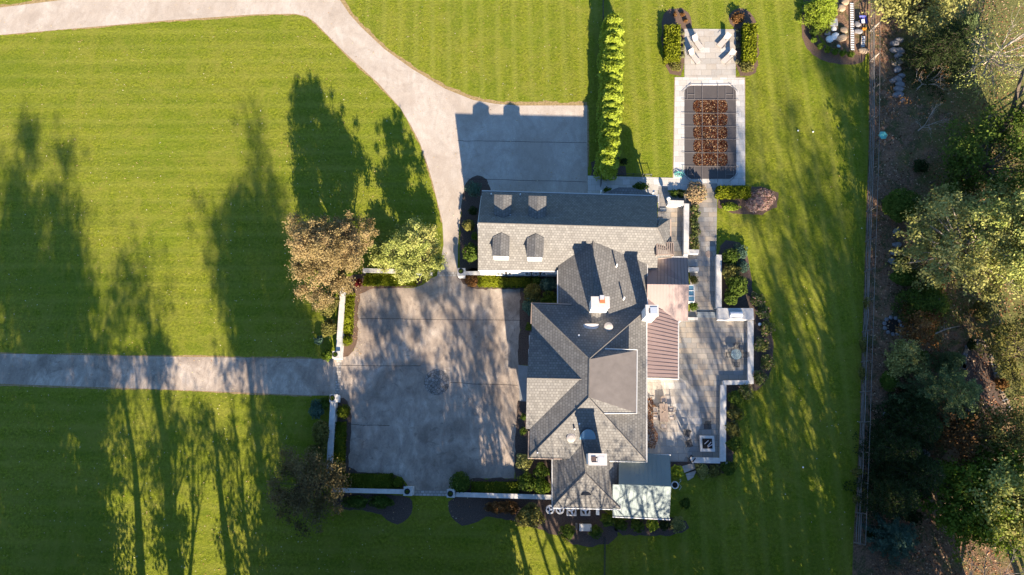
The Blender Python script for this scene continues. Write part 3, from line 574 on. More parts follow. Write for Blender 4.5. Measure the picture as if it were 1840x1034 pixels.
# walls
def rect(a, b, z, ins=.35):
    p, q = P(a[0], a[1], z), P(b[0], b[1], z); return min(p[0], q[0]) + ins, max(p[0], q[0]) - ins, min(p[1], q[1]) + ins, max(p[1], q[1]) - ins
def walls(r, z0, z1, name='wall', mat='white'):
    m = MB(); m.prism([(r[0], r[2]), (r[1], r[2]), (r[1], r[3]), (r[0], r[3])], z0, z1); return m.build(name, mat, house)
GR = list(rect((859, 346), (1181, 487), 3.2)); GR[2] -= .25; walls(GR, 0, 2.98, 'garage_wall'); GE = rect((1150, 394), (1204, 462), 4.7); gw = MB(); gw.add([(x, y, z) for z, zz in ((0, 0), (1, 1)) for x, y in ((GE[0], GE[2]), (GE[1], GE[2]), (GE[1], GE[3]), (GE[0], GE[3]))][:4] + [(GE[0], GE[2], 4.4), (GE[1], GE[2], 4.9), (GE[1], GE[3], 5.9), (GE[0], GE[3], 5.9)], [(3, 2, 1, 0), (4, 5, 6, 7), (0, 1, 5, 4), (1, 2, 6, 5), (2, 3, 7, 6), (3, 0, 4, 7)]); gw.build('garage_end_wall', 'white', house)
def gable(x, y0, y1, z0, yr, zr, t=.2):
    m = MB(); vs = [(x + e, y, z) for e in (0, t) for y, z in ((y0, z0), (y1, z0), (yr, zr))]
    m.add(vs, [(0, 2, 1), (3, 4, 5), (0, 1, 4, 3), (1, 2, 5, 4), (2, 0, 3, 5)]); return m.build('gable_wall', 'white', house)
yr = P(859, 401, 7.5)[1]; gable(GR[0], GR[2], GR[3], 3.0, yr, 7.15)
MR = rect((956, 546), (1161, 829), 4.6); walls(MR, 0, 4.4, 'main_wall')
WR = rect((945, 597), (1050, 771), 4.6); walls((WR[0], MR[0], WR[2], WR[3]), 0, 4.4); gable(WR[0], WR[2], WR[3], 4.4, P(947, 680, 7.25)[1], 6.95)
NW_ = rect((1003, 478), (1163, 600), 3.5); walls((NW_[0], NW_[1], MR[3] - .5, GR[2] + .5), 0, 2.95)
SW_ = rect((993, 800), (1114, 914), 3.6); walls((SW_[0], SW_[1], SW_[2], MR[2] + .1), 0, 3.4)
PR = rect((1163, 463), (1236, 576), 3.0, .3); walls(PR, 0, 2.8); P2 = rect((1161, 560), (1218, 679), 2.85, .3); walls((MR[1] - .1, P2[1], P2[2], P2[3]), 0, 2.65)
SR = rect((1103, 817), (1203, 931), 3.0, .3); walls(SR, 0, 2.8)
DR = rect((1087, 630), (1143, 742), 6.9, .25); walls(DR, 5.0, 6.75, 'dormer_wall')
LR = rect((1076, 338), (1181, 360), 3.0, .3); mm = MB()
for x in (LR[0], (LR[0] + LR[1]) / 2, LR[1]): mm = MB(); mm.box((x, LR[3], 1.4), (.16, .16, 2.8)); mm.build('porch_post', 'white', house)
def window(x, y, z, wd, ht, face, n=2, parent=None, mat='glassd', name='window'):
    d = {'S': (0, -1), 'N': (0, 1), 'E': (1, 0), 'W': (-1, 0)}[face]; a = np.array([-d[1], d[0], 0.]) ; nn = np.array([d[0], d[1], 0.]); c = np.array([x, y, z]) + nn * .03
    f = MB(); t = .09; f.obox(c + np.array([0, 0, ht / 2]), a, nn, (0, 0, 1), (wd + t, .1, t)); f.obox(c - np.array([0, 0, ht / 2]), a, nn, (0, 0, 1), (wd + t * 2, .14, t))
    for s in (-1, 1): f.obox(c + a * s * wd / 2, a, nn, (0, 0, 1), (t, .1, ht))
    for k in range(1, n): f.obox(c + a * (k / n - .5) * wd, a, nn, (0, 0, 1), (.045, .08, ht))
    f.obox(c, a, nn, (0, 0, 1), (wd, .075, .04)); fo = f.build(name, 'white', parent or house)
    g_ = MB(); g_.obox(c - nn * .005, a, nn, (0, 0, 1), (wd, .05, ht)); g_.build('pane', mat, fo); return fo
x0 = P(870, 490, 2)[0]; ys = GR[2]
for px in (873.5, 881.5, 889, 954, 965.5, 976.5): pass
for a, wd in ((878, .0), (902, 1.3), (913, .8), (950, .85), (963, 1.3), (975, .85)):
    if wd: window(P(a, 492, 1.8)[0], ys, 1.65, wd, 1.25, 'S', 3 if wd > 1 else 2)
for k in range(3): # garage doors on the north side
    dx = GR[0] + 2.6 + k * 4.2; m = MB(); m.box((dx, GR[3] + .03, 1.2), (3, .1, 2.4))
    for z in (.6, 1.2, 1.8): m.box((dx, GR[3] + .09, z), (2.8, .03, .05))
    m.build('garage_door', 'gutter', house)
for f in (.3, .7): window(GR[0], GR[2] + (GR[3] - GR[2]) * f, 1.6, 1.1, 1.4, 'W')
window(GR[0], yr, 5.0, .9, 1.2, 'W')
for f in (.2, .8): window(WR[0], WR[2] + (WR[3] - WR[2]) * f, 1.9, 1.2, 1.7, 'W')
for f in (.1, .2): window(MR[0], MR[2] + (MR[3] - MR[2]) * f, 1.9, 1.0, 1.6, 'W')
window(WR[0], P(947, 680, 7.25)[1], 5.0, 1.4, 1.1, 'W', 3)
m = MB(); dy = P(940, 690, 0)[1]; m.box((WR[0] - .03, dy, 1.1), (.12, 1.1, 2.2)); door = m.build('front_door', M['dark'], house)
m = MB(); m.box((WR[0] - .12, dy + .4, 1.05), (.06, .05, .16)); m.build('handle', 'steel', door)
for f in (.2, .5, .8): window(SW_[0] + (SW_[1] - SW_[0]) * f, SW_[2], 1.7, 1.0, 1.5, 'S')
for f in (.15, .38, .62, .85): window(SR[0] + (SR[1] - SR[0]) * f, SR[2], 1.5, 1.2, 2.0, 'S', 3)
for f in (.2, .5, .8): window(SR[1], SR[2] + (SR[3] - SR[2]) * f, 1.5, 1.3, 2.0, 'E', 3)
for f in (.15, .38, .62, .85): window(P2[1], P2[2] + (P2[3] - P2[2]) * f, 1.4, 1.3, 2.1, 'E', 3)
for f in (.2, .5, .8): window(DR[1], DR[2] + (DR[3] - DR[2]) * f, 6.1, 1.2, .8, 'E')
for f in (.12, .3): window(PR[1], PR[2] + (PR[3] - PR[2]) * f, 1.7, .8, 1.2, 'E')
for f in (.35, .75): window(PR[0] + 1.0 + (PR[1] - PR[0] - 1) * f, PR[3], 1.6, 1.0, 1.4, 'N')
# greenhouse bay beside the porch
c0, c1 = P(1233, 513, 1.5), P(1248, 542, 1.5); f = MB(); gx0, gx1, gy1, gy0 = c0[0] - .2, c1[0], c0[1], c1[1]
gl = MB(); gl.prism([(gx0, gy0), (gx1, gy0), (gx1, gy1), (gx0, gy1)], .7, 1.5)
for y in np.linspace(gy0, gy1, 4): f.box(((gx0 + gx1) / 2, y, 1.52), (gx1 - gx0, .08, .06)); f.box((gx1, y, 1.1), (.08, .08, .8))
f.box((gx1, (gy0 + gy1) / 2, 1.52), (.08, gy1 - gy0 + .1, .07)); f.box(((gx0 + gx1) / 2, (gy0 + gy1) / 2, .35), (gx1 - gx0, gy1 - gy0, .7))
bw = f.build('bay_window', 'white', house); gl.build('pane', M['skyl'], bw)
# dormers
def dormer(pts, zr, ze, front, cheek_z):
    "pts: back peak, right shoulder, right front, left front, left shoulder (px)"
    pk, rs, rf, lf, ls = pts; mid = ((rf[0] + lf[0]) / 2, (rf[1] + lf[1]) / 2)
    ro, W = roof('dormer', [(pk[0], pk[1], zr), (rs[0], rs[1], ze), (rf[0], rf[1], ze), (mid[0], mid[1], zr), (lf[0], lf[1], ze), (ls[0], ls[1], ze)], [(0, 3, 2, 1), (0, 5, 4, 3)], th=.1)
    a, b = W[4], W[2]; s = -1 if front == 'S' else 1; x0, x1 = min(a[0], b[0]) + .12, max(a[0], b[0]) - .12; y = (a[1] + b[1]) / 2 - s * .12; yb = W[0][1]; zt = ze - .04
    m = MB(); m.prism([(x0, min(y, yb)), (x1, min(y, yb)), (x1, max(y, yb)), (x0, max(y, yb))], cheek_z, zt)
    m.add([(x0, y, zt), (x1, y, zt), ((x0 + x1) / 2, y, zr - .16), (x0, y - s * .3, zt), (x1, y - s * .3, zt), ((x0 + x1) / 2, y - s * .3, zr - .16)], [(0, 1, 2), (3, 5, 4), (0, 3, 4, 1), (1, 4, 5, 2), (2, 5, 3, 0)])
    m.build('dormer_wall', 'white', ro); window((x0 + x1) / 2, y + s * .02, (zt + cheek_z) / 2 + .35, (x1 - x0) * .62, .85, front, 2, ro)
dormer([(903, 391), (918, 385), (920, 351), (888, 350), (887, 384)], 6.78, 6.42, 'N', 4.0)
dormer([(965, 393), (981, 388), (982, 353), (950, 352), (949, 387)], 6.78, 6.42, 'N', 4.0)
dormer([(901, 418), (886, 426), (884, 460), (915, 461), (916, 426)], 6.78, 6.42, 'S', 4.3)
dormer([(963, 420), (947, 428), (946, 462), (976, 463), (978, 428)], 6.78, 6.42, 'S', 4.3)
# chimneys
def chimney(x0, y0, x1, y1, zt, zb, hollow, flues, mat='white'):
    a, b = P(x0, y0, zt), P(x1, y1, zt); cx, cy, wx, wy = (a[0] + b[0]) / 2, (a[1] + b[1]) / 2, abs(b[0] - a[0]), abs(b[1] - a[1]); m = MB()
    m.box((cx, cy, (zb + zt - .3) / 2), (wx - .16, wy - .16, zt - .3 - zb)); ch = m.build('chimney', mat, house); m = MB()
    if hollow:
        t = .32; m.box((cx, cy - wy / 2 + t / 2, zt - .15), (wx, t, .3)); m.box((cx, cy + wy / 2 - t / 2, zt - .15), (wx, t, .3)); m.box((cx - wx / 2 + t / 2, cy, zt - .15), (t, wy - 2 * t, .3)); m.box((cx + wx / 2 - t / 2, cy, zt - .15), (t, wy - 2 * t, .3))
    else: m.box((cx, cy, zt - .15), (wx, wy, .3))
    m.build('chimney_cap', 'capw', ch)
    for fx, fy, d, hh, mt in flues:
        m = MB(); m.box((cx + fx * wx, cy + fy * wy, zt + hh / 2 - .24), (d, d, hh + .48 if not hollow else hh)); m.build('flue', mt, ch)
chimney(1062, 533, 1096, 553, 8.9, 4.5, False, [(.1, .1, .55, .18, 'terra'), (.08, .38, .45, .28, 'acgrey')])
chimney(1160, 548, 1184, 568, 8.3, 2.5, True, [(.12, -.02, .75, .3, 'steel')])
chimney(1057, 815, 1091, 837, 9.2, 3.5, True, [(-.22, .05, .45, .3, 'seamdark'), (.18, -.02, .7, .25, 'acgrey'), (.02, -.05, .35, .2, 'gutter')])
# roof fittings
def vent(x, y, z, r, mat='gutter', h=.35):
    c = P(x, y, z); m = MB(); m.lathe((c[0], c[1], c[2] - .4), [(r * .85, 0), (r, .4), (r, .4 + h * .6), (r * .9, .4 + h * .8), (r * .45, .4 + h)], 18); m.build('roof_vent', mat, house)
def eyebrow(x, y, z, r, s, mat='shingle', hz=.45):
    c = P(x, y, z); m = MB(); k = 14; vs = [(c[0] - r, c[1], c[2] - .6), (c[0] + r, c[1], c[2] - .6)]
    for i in range(k + 1): f = math.pi * i / k; vs.append((c[0] + r * math.cos(f), c[1], c[2] + hz * math.sin(f)))
    n0 = len(vs)
    for i in range(k + 1): f = math.pi * i / k; vs.append((c[0] + r * math.cos(f), c[1] + s * r * 1.1 * math.sin(f), c[2] + .02 * math.sin(f)))
    m.add(vs, [(0, *range(2 + k, 1, -1), 1)][0:0] + [tuple([0] + list(range(n0 - 1, 1, -1)) + [1])] + [(2 + i, 3 + i, n0 + i + 1, n0 + i) for i in range(k)]); m.build('eyebrow_vent', mat, house)
eyebrow(1062, 583, 5.85, .85, -1, 'capw', .3); vent(1093, 588, 5.75, .5, 'cush', .4); vent(1026, 787, 5.65, .5, 'cush', .3)
m = MB(); c = P(1056, 790, 5.55)
vs = [(c[0], c[1], c[2] + .1)] + [(c[0] + .85 * math.cos(math.pi * i / 14), c[1] + 1.05 * math.sin(math.pi * i / 14), c[2] + .12 + .85 * math.sin(math.pi * i / 14)) for i in range(15)] + [(c[0] + .85 * math.cos(math.pi * i / 14), c[1] + 1.05 * math.sin(math.pi * i / 14), c[2] - .5 + .5 * math.sin(math.pi * i / 14)) for i in range(15)]
m.add(vs, [tuple(range(1, 16))] + [(1 + i, 16 + i, 17 + i, 2 + i) for i in range(14)] + [(1, 15, 30, 16)]); m.build('skylight', 'skyl', house)
eyebrow(1053, 890, 4.3, .55, 1, 'shingle', .4)
for x, y, z, hh in [(883, 350, 3.7, .35), (935, 351, 3.7, .35), (1108, 478, 5.7, .6), (1121, 537, 5.4, .6), (1040, 604, 6.2, .4), (1032, 772, 6.0, .6), (966, 814, 5.1, .35), (1041, 762, 6.3, .3)]:
    c = P(x, y, z); m = MB(); m.lathe((c[0], c[1], c[2] - .5), [(.09, 0), (.09, .5 + hh)], 8); m.build('vent_pipe', 'white', house)
c = P(1194, 448, 5.75); m = MB(); nn = 8
for i in range(nn): m.box((c[0] - .8 + i * .22, c[1], c[2] + .3), (.11, 1.4, .06))
m.box((c[0], c[1] + .7, c[2] + .22), (1.9, .1, .12)); m.box((c[0], c[1] - .7, c[2] + .22), (1.9, .1, .12)); m.box((c[0] + .95, c[1], c[2] - .1), (.1, 1.5, .8)); m.box((c[0] - .9, c[1], c[2] - .1), (.1, 1.5, .8)); m.build('slatted_screen', 'teak', house)

for a, b in (((646, 573), (936, 576)), ((612, 657), (756, 658)), ((809, 688), (930, 693)), ((628, 763), (700, 765)), ((822, 253), (1054, 257)), ((840, 322), (1054, 327))):
    A, B = P(*a, .014), P(*b, .014); d = B - A; l = np.linalg.norm(d); d /= l; m = MB(); k = int(l / 1.2); nn = np.array([-d[1], d[0], 0]); rg = np.random.default_rng(k)
    pp = [A + d * l * i / k + nn * rg.normal(0, .02) for i in range(k + 1)]; m.add([q + nn * s_ * .025 for q in pp for s_ in (-1, 1)], [(2 * i, 2 * i + 2, 2 * i + 3, 2 * i + 1) for i in range(k)]); tag(m.build('paving_joint', 'soil'), kind='structure')
# ================================================================ garden walls and gates
def gwall(a, b, h, wpx, label, group=None, name='garden_wall'):
    "low wall whose coping runs from pixel a to pixel b"
    A, B = P(*a, h), P(*b, h); d = B - A; ln = np.linalg.norm(d); d /= ln; nrm = np.array([-d[1], d[0], 0]); wd = wpx; c = (A + B) / 2
    t = thing(name, label, 'wall', (c[0], c[1], 0), group); m = MB(); m.obox((c[0], c[1], (h - .08) / 2), d, nrm, (0, 0, 1), (ln - .04, wd - .12, h - .08)); m.build('wall_body', 'white', t)
    m = MB(); k = max(1, int(ln / 1.6))
    for i in range(k):
        q = A + d * ln * (i + .5) / k; m.obox((q[0], q[1], h - .04), d, nrm, (0, 0, 1), (ln / k - .015, wd, .08))
    m.build('coping', 'cap', t); return t
gwall((617, 508), (608, 632), 1.25, .62, 'tall white garden wall under the copper tree, north of the west gate')
gwall((598, 723), (590, 862), 1.25, .62, 'white garden wall with pale coping south of the west gate')
gwall((596, 881), (727, 884), 1.1, .5, 'low white wall west of the south gate beside the clipped hedge')
gwall((818, 889), (992, 894), 1.1, .5, 'low white wall running from the south gate to the house')
gwall((652, 486), (775, 489), 1.25, .5, 'white wall half hidden by the green tree at the courtyard north edge')
gwall((836, 491), (866, 491), 1.0, .45, 'short white wall between the north gate pillar and the garage')
def urn(c, label):
    t = thing('urn', label, 'urn', c, 'dark urns on the gate pillars'); m = MB(); m.lathe(c, [(.16, 0), (.16, .06), (.07, .12), (.1, .2), (.28, .42), (.33, .5), (.28, .5), (.2, .44)], 16); m.build('bowl', 'dark', t)
    rg = np.random.default_rng(int(c[0] * 7) % 99 + 5); p, g = ell_pts(160, (c[0], c[1], c[2] + .5), (.22, .22, .16), rg, 6); leaves('planting', p, .06, 3, 'green', parent=t); return t
def pillar(x, y, w_, label, ul):
    h = 1.5; c = P(x, y, h); t = thing('gate_pillar', label, 'pillar', (c[0], c[1], 0), 'white gate pillars of the courtyard'); m = MB(); m.box((c[0], c[1], .7), (w_, w_, 1.4)); m.build('pillar_shaft', 'white', t)
    m = MB(); m.box((c[0], c[1], 1.44), (w_ + .1, w_ + .1, .08)); m.build('coping', 'cap', t)
    if ul: urn((c[0], c[1], 1.48), ul)
pillar(604, 638, .8, 'white square pillar on the north side of the west gate', 'dark urn on the pillar north of the west gate')
pillar(599, 716, .8, 'white square pillar on the south side of the west gate', 'dark urn on the pillar south of the west gate')
pillar(733, 883, .9, 'white square pillar on the west side of the south gate', 'dark urn on the pillar west of the south gate')
pillar(810, 887, .8, 'white square pillar on the east side of the south gate', 'dark urn on the pillar east of the south gate')
pillar(829, 489, .85, 'white square pillar standing in sun by the garage corner', 'dark planted urn on the sunlit pillar by the garage')
gwall((1349, 576), (1349, 690), .55, .66, 'long seat wall on the east edge of the upper patio', name='seat_wall')
gwall((1299, 688), (1344, 687.5), .55, .5, 'short seat wall turning west at the patio corner', name='seat_wall')
gwall((1300, 692), (1299, 830), .55, .66, 'long seat wall east of the square fire pit', name='seat_wall')
gwall((1240, 827), (1294, 828), .55, .62, 'sunlit seat wall south of the square fire pit', name='seat_wall')
gwall((1292, 458), (1292, 554), .9, .62, 'pale wall east of the garden path beside the big leafy bed')
gwall((1234, 366), (1233, 458), 1.0, .6, 'pale planter wall west of the long rose planter')
gwall((1200, 364), (1229, 365), 1.0, .6, 'pale planter wall with a white globe on its end')
gwall((1236, 452), (1256, 452.5), .8, .5, 'short pale wall closing the south end of the rose planter')
gwall((1237, 484), (1256, 484.5), .8, .5, 'short pale wall north of the small bed by the porch')
gwall((1220, 572), (1254, 573), .35, .3, 'low pale curb at the top of the patio by the porch')
def block(name, label, cat, x0, y0, x1, y1, z, mat, z0=0, top=None):
    a, b = P(x0, y0, z), P(x1, y1, z); c = ((a[0] + b[0]) / 2, (a[1] + b[1]) / 2, z0); t = thing(name, label, cat, c); m = MB(); m.box((c[0], c[1], (z0 + z) / 2 - .03), (abs(b[0] - a[0]) - .1, abs(b[1] - a[1]) - .1, z - z0 - .06)); m.build('base', mat, t)
    m = MB(); m.box((c[0], c[1], z - .03), (abs(b[0] - a[0]), abs(b[1] - a[1]), .06)); m.build('top', top or mat, t); return t, c
block('barbecue_counter', 'white outdoor kitchen counter with stone top at the patio corner', 'counter', 1289, 554, 1355, 575, .95, 'white', top='cap')
c = P(1323, 566, 1.1); t = thing('grill', 'stainless steel grill set on the outdoor counter', 'grill', (c[0], c[1], .96)); m = MB(); m.box((c[0], c[1], 1.02), (1.55, .75, .12)); m.build('body', 'steel', t)
m = MB(); k = 8; vs = []
for s in (-.7, .7):
    for i in range(k + 1): f = math.pi * i / k; vs.append((c[0] + s, c[1] + .1 + .33 * math.cos(f), 1.08 + .26 * math.sin(f)))
m.add(vs, [(i, i + 1, k + 2 + i, k + 1 + i) for i in range(k)] + [tuple(range(k, -1, -1)), tuple(range(k + 1, 2 * k + 2))]); m.build('lid', 'steel', t)
m = MB(); m.tube([(c[0] - .5, c[1] - .3, 1.16), (c[0] + .5, c[1] - .3, 1.16)], .02); m.build('handle', 'dark', t)
for i, (x0, y0, x1, y1, z) in enumerate([(1253, 561, 1286, 566, .14), (1252, 566, 1287, 571, .08), (1186, 374, 1197, 380, .12), (1235, 466, 1254, 479, .2)]):
    a, b = P(x0, y0, z), P(x1, y1, z); m = MB(); c = ((a[0] + b[0]) / 2, (a[1] + b[1]) / 2, 0); m.box((c[0], c[1], z / 2 + .015), (abs(b[0] - a[0]), abs(b[1] - a[1]), z)); tag(m.build('stone_step', 'stair', origin=c), ['upper bluestone step from path to patio', 'lower bluestone step from path to patio', 'small bluestone step at the north end of the sunken terrace', 'bluestone landing beside the porch roof'][i], 'step')
# ================================================================ hedges and shrubs
hedge(619, 527, 634, 598, .9, 'boxy', 'long clipped hedge inside the west wall, north of the west gate', x2=614, x3=630)
hedge(658, 490, 745, 511, .9, 'boxy', 'clipped hedge inside the north wall, partly under the green tree', x2=652, x3=745)
hedge(604, 760, 619, 848, .9, 'box', 'long clipped hedge inside the west wall, south of the west gate', x2=598, x3=616)
hedge(618, 853, 703, 880, .9, 'box', 'dark clipped hedge west of the south gate')
hedge(848, 868, 930, 887, .9, 'box', 'clipped hedge between the round bush and the house corner')
hedge(860, 496, 897, 513, .9, 'boxy', 'sunny yellow green end of the hedge along the garage wall')  # same hedge as the next one, sunlight put into its yellower leaves
hedge(898, 499, 956, 514, .9, 'box', 'shaded clipped hedge along the garage wall')  # house shadow put into the darker leaf colour of this stretch
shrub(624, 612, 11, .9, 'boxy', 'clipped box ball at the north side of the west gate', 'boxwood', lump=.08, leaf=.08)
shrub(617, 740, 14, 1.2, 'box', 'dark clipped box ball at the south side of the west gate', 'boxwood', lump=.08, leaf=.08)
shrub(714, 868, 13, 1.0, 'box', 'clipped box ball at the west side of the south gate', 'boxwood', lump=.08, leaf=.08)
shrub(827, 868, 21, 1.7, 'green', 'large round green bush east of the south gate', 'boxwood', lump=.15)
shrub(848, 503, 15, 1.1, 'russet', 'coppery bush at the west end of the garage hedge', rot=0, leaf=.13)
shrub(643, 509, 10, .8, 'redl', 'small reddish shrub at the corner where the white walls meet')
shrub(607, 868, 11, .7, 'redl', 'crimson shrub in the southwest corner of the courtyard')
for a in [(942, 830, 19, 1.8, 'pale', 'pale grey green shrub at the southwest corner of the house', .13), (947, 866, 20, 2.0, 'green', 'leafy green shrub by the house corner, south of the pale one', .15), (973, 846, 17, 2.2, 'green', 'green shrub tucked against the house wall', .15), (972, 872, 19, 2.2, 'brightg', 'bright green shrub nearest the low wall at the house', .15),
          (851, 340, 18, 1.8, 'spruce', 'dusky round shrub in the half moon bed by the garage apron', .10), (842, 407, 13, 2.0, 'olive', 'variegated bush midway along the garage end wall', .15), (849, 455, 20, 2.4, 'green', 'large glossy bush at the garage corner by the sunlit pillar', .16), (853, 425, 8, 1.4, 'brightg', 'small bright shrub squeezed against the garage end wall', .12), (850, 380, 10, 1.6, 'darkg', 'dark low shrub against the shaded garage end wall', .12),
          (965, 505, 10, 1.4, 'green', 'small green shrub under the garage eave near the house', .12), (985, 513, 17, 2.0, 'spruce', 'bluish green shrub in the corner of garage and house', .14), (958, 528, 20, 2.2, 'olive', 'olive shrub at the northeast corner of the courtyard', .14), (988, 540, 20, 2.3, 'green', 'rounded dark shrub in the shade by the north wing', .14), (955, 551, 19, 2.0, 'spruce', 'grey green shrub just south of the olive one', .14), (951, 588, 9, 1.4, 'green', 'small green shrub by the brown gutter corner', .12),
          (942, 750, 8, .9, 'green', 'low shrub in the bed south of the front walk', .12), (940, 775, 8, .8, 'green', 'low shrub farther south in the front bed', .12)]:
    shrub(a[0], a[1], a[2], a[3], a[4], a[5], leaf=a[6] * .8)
# columnar row
for i in range(16):
    y = 42 + i * 16.9; x = 1101 - i * .32 - (4 if i > 13 else 0)
    SH[0] += 1; rg = np.random.default_rng(300 + i); c = P(x, y, 2.4); h = 3.6 * rg.uniform(.86, 1.08); n = 3200; u = rg.uniform(0, 1, n) ** .8; an = rg.uniform(0, 6.283, n)
    rr = rg.uniform(1.2, 1.45) * (1 - u) ** .27 * (1 + .20 * np.sin(an * 3 + u * 9 + i) + .15 * np.sin(an * 7 + u * 17)) * (1 - .2 * rg.uniform(0, 1, n) ** 2)
    p = np.stack([c[0] + rr * np.cos(an) * 1.0, c[1] + rr * np.sin(an), .05 + u * h], 1) + rg.normal(0, .05, (n, 3)); m = MB(); m.lathe((c[0], c[1], 0), [(1.0, .02), (1.0, 1.4), (.75, 2.6), (.3, 3.5)], 10)
    m.v = [(v[0], v[1], v[2]) for v in m.v]; base = (c[0], c[1], 0)
    tag(leaves('arborvitae', p, .13, i, 'arb', origin=base, core=m, tone=.5 + .2 * np.sin(an * 3 + u * 9 + i) + rg.normal(0, .12, n), bias=np.stack([np.cos(an), np.sin(an), np.full(n, .35)], 1), bw=1.0), f'{ORD[i]} bright green arborvitae from the north end of the tall row', 'arborvitae', 'row of arborvitae east of the garage apron')
# pool surround planting
hedge(1197, 45, 1221, 106, 1.3, 'boxy', 'clipped hedge west of the sun loungers', rag=.09, leaf=.13)
hedge(1338, 43, 1359, 105, 1.3, 'boxy', 'clipped hedge east of the sun loungers', rag=.09, leaf=.13)
shrub(1215, 119, 13, .9, 'olive', 'round grey green shrub at the south end of the west lounger bed')
shrub(1341, 121, 15, .9, 'olive', 'round grey green shrub at the south end of the east lounger bed')
for y in (60, 74, 88, 101): shrub(1226, y, 5, .4, 'lav', f'{ORD[[60, 74, 88, 101].index(y)]} low lavender clump from the north, west side of the lounger terrace', 'lavender', 'plant', 'lavender edging the lounger terrace')
for y in (56, 70, 84, 112): shrub(1326, y, 5, .4, 'lav', f'{ORD[[56, 70, 84, 112].index(y)]} low lavender clump from the north, east side of the lounger terrace', 'lavender', 'plant', 'lavender edging the lounger terrace')
shrub(1213, 26, 5, .5, 'russet', 'small orange shrub nearest the lawn in the west lounger bed'); shrub(1226, 26, 5, .5, 'russet', 'small orange shrub in the middle of the west lounger bed'); shrub(1232, 37, 5, .5, 'russet', 'small orange shrub nearest the terrace in the west lounger bed')
shrub(1326, 33, 15, 1.0, 'russet', 'broad russet shrub at the head of the east lounger bed', lump=.4)
hedge(1292, 336, 1347, 350, 1.3, 'boxy', 'yellow green clipped hedge at the south east corner of the pool', rag=.1, leaf=.14)
shrub(1312, 372, 23, .5, 'lime', 'low lime green plants in front of the pool hedge', ry=9)
shrub(1366, 360, 31, .55, 'pink', 'sprawling pink plumed grass at the edge of the east lawn', 'ornamental_grass', 'grass clump', ry=20, rot=.5, lump=.5, leaf=.12, lumps=44)
shrub(1250, 347, 21, 1.3, 'grassb', 'fountain of tan and green ornamental grass by the pool corner', 'ornamental_grass', 'grass clump', ry=22, lump=.35, leaf=.14, lumps=30)
shrub(1211, 348, 9, .7, 'green', 'low green plant in the square planter by the pool'); shrub(1223, 348, 10, .6, 'darkg', 'dark low plant in the square planter by the pool')
for i, y in enumerate((375, 385, 396, 406, 416, 426, 436, 446)): shrub(1248 + 2 * math.sin(i * 2.1), y, 10, 1.0, 'rose', f'{ORD[i]} rose bush from the north in the long planter', 'rose_bush', 'rose', 'roses in the long planter')
shrub(1247, 503, 9, .9, 'olive', 'olive shrub in the small bed beside the porch roof'); shrub(1246, 551, 10, .9, 'green', 'green shrub south of the glass bay')
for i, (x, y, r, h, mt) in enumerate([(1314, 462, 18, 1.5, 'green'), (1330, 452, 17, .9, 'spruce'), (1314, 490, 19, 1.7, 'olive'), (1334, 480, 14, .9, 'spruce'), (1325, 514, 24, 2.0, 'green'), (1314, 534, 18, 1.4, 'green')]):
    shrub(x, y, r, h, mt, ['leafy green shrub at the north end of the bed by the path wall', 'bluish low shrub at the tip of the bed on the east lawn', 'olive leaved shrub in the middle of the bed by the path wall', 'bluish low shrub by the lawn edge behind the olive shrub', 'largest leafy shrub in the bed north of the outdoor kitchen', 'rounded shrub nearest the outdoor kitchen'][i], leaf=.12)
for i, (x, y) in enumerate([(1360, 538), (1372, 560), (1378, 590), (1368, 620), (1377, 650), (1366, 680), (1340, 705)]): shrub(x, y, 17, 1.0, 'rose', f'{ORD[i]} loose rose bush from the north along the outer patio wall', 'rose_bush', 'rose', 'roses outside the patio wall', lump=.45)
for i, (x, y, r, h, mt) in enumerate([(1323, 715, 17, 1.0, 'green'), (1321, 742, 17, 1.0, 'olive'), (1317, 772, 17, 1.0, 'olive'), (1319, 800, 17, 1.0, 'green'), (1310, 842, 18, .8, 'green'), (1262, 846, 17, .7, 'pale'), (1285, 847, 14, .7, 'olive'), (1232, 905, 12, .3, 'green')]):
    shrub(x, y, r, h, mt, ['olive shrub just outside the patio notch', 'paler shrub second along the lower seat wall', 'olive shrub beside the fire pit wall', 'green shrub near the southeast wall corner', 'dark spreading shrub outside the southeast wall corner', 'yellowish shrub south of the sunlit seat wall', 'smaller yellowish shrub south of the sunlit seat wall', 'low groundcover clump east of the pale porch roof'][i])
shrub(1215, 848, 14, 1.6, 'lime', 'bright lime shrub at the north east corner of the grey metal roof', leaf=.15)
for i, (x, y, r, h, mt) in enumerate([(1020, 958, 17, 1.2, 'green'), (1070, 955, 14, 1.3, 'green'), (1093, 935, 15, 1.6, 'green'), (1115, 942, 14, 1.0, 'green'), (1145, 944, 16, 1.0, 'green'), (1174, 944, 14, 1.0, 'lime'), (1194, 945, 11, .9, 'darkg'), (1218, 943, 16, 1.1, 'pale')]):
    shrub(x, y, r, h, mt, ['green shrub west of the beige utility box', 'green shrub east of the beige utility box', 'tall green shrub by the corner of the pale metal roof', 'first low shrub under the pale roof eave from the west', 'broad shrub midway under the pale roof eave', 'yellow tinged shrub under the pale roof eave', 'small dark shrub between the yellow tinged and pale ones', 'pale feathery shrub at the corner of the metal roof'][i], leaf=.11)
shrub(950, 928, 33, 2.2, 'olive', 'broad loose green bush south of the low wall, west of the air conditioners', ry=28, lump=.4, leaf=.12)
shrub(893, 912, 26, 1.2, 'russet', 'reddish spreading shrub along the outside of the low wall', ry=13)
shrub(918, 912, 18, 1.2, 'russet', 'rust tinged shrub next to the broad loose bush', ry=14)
shrub(640, 903, 30, 1.0, 'green', 'long dark green shrub outside the wall, west half', ry=14); shrub(685, 902, 28, 1.0, 'green', 'long dark green shrub outside the wall, east half', ry=14)
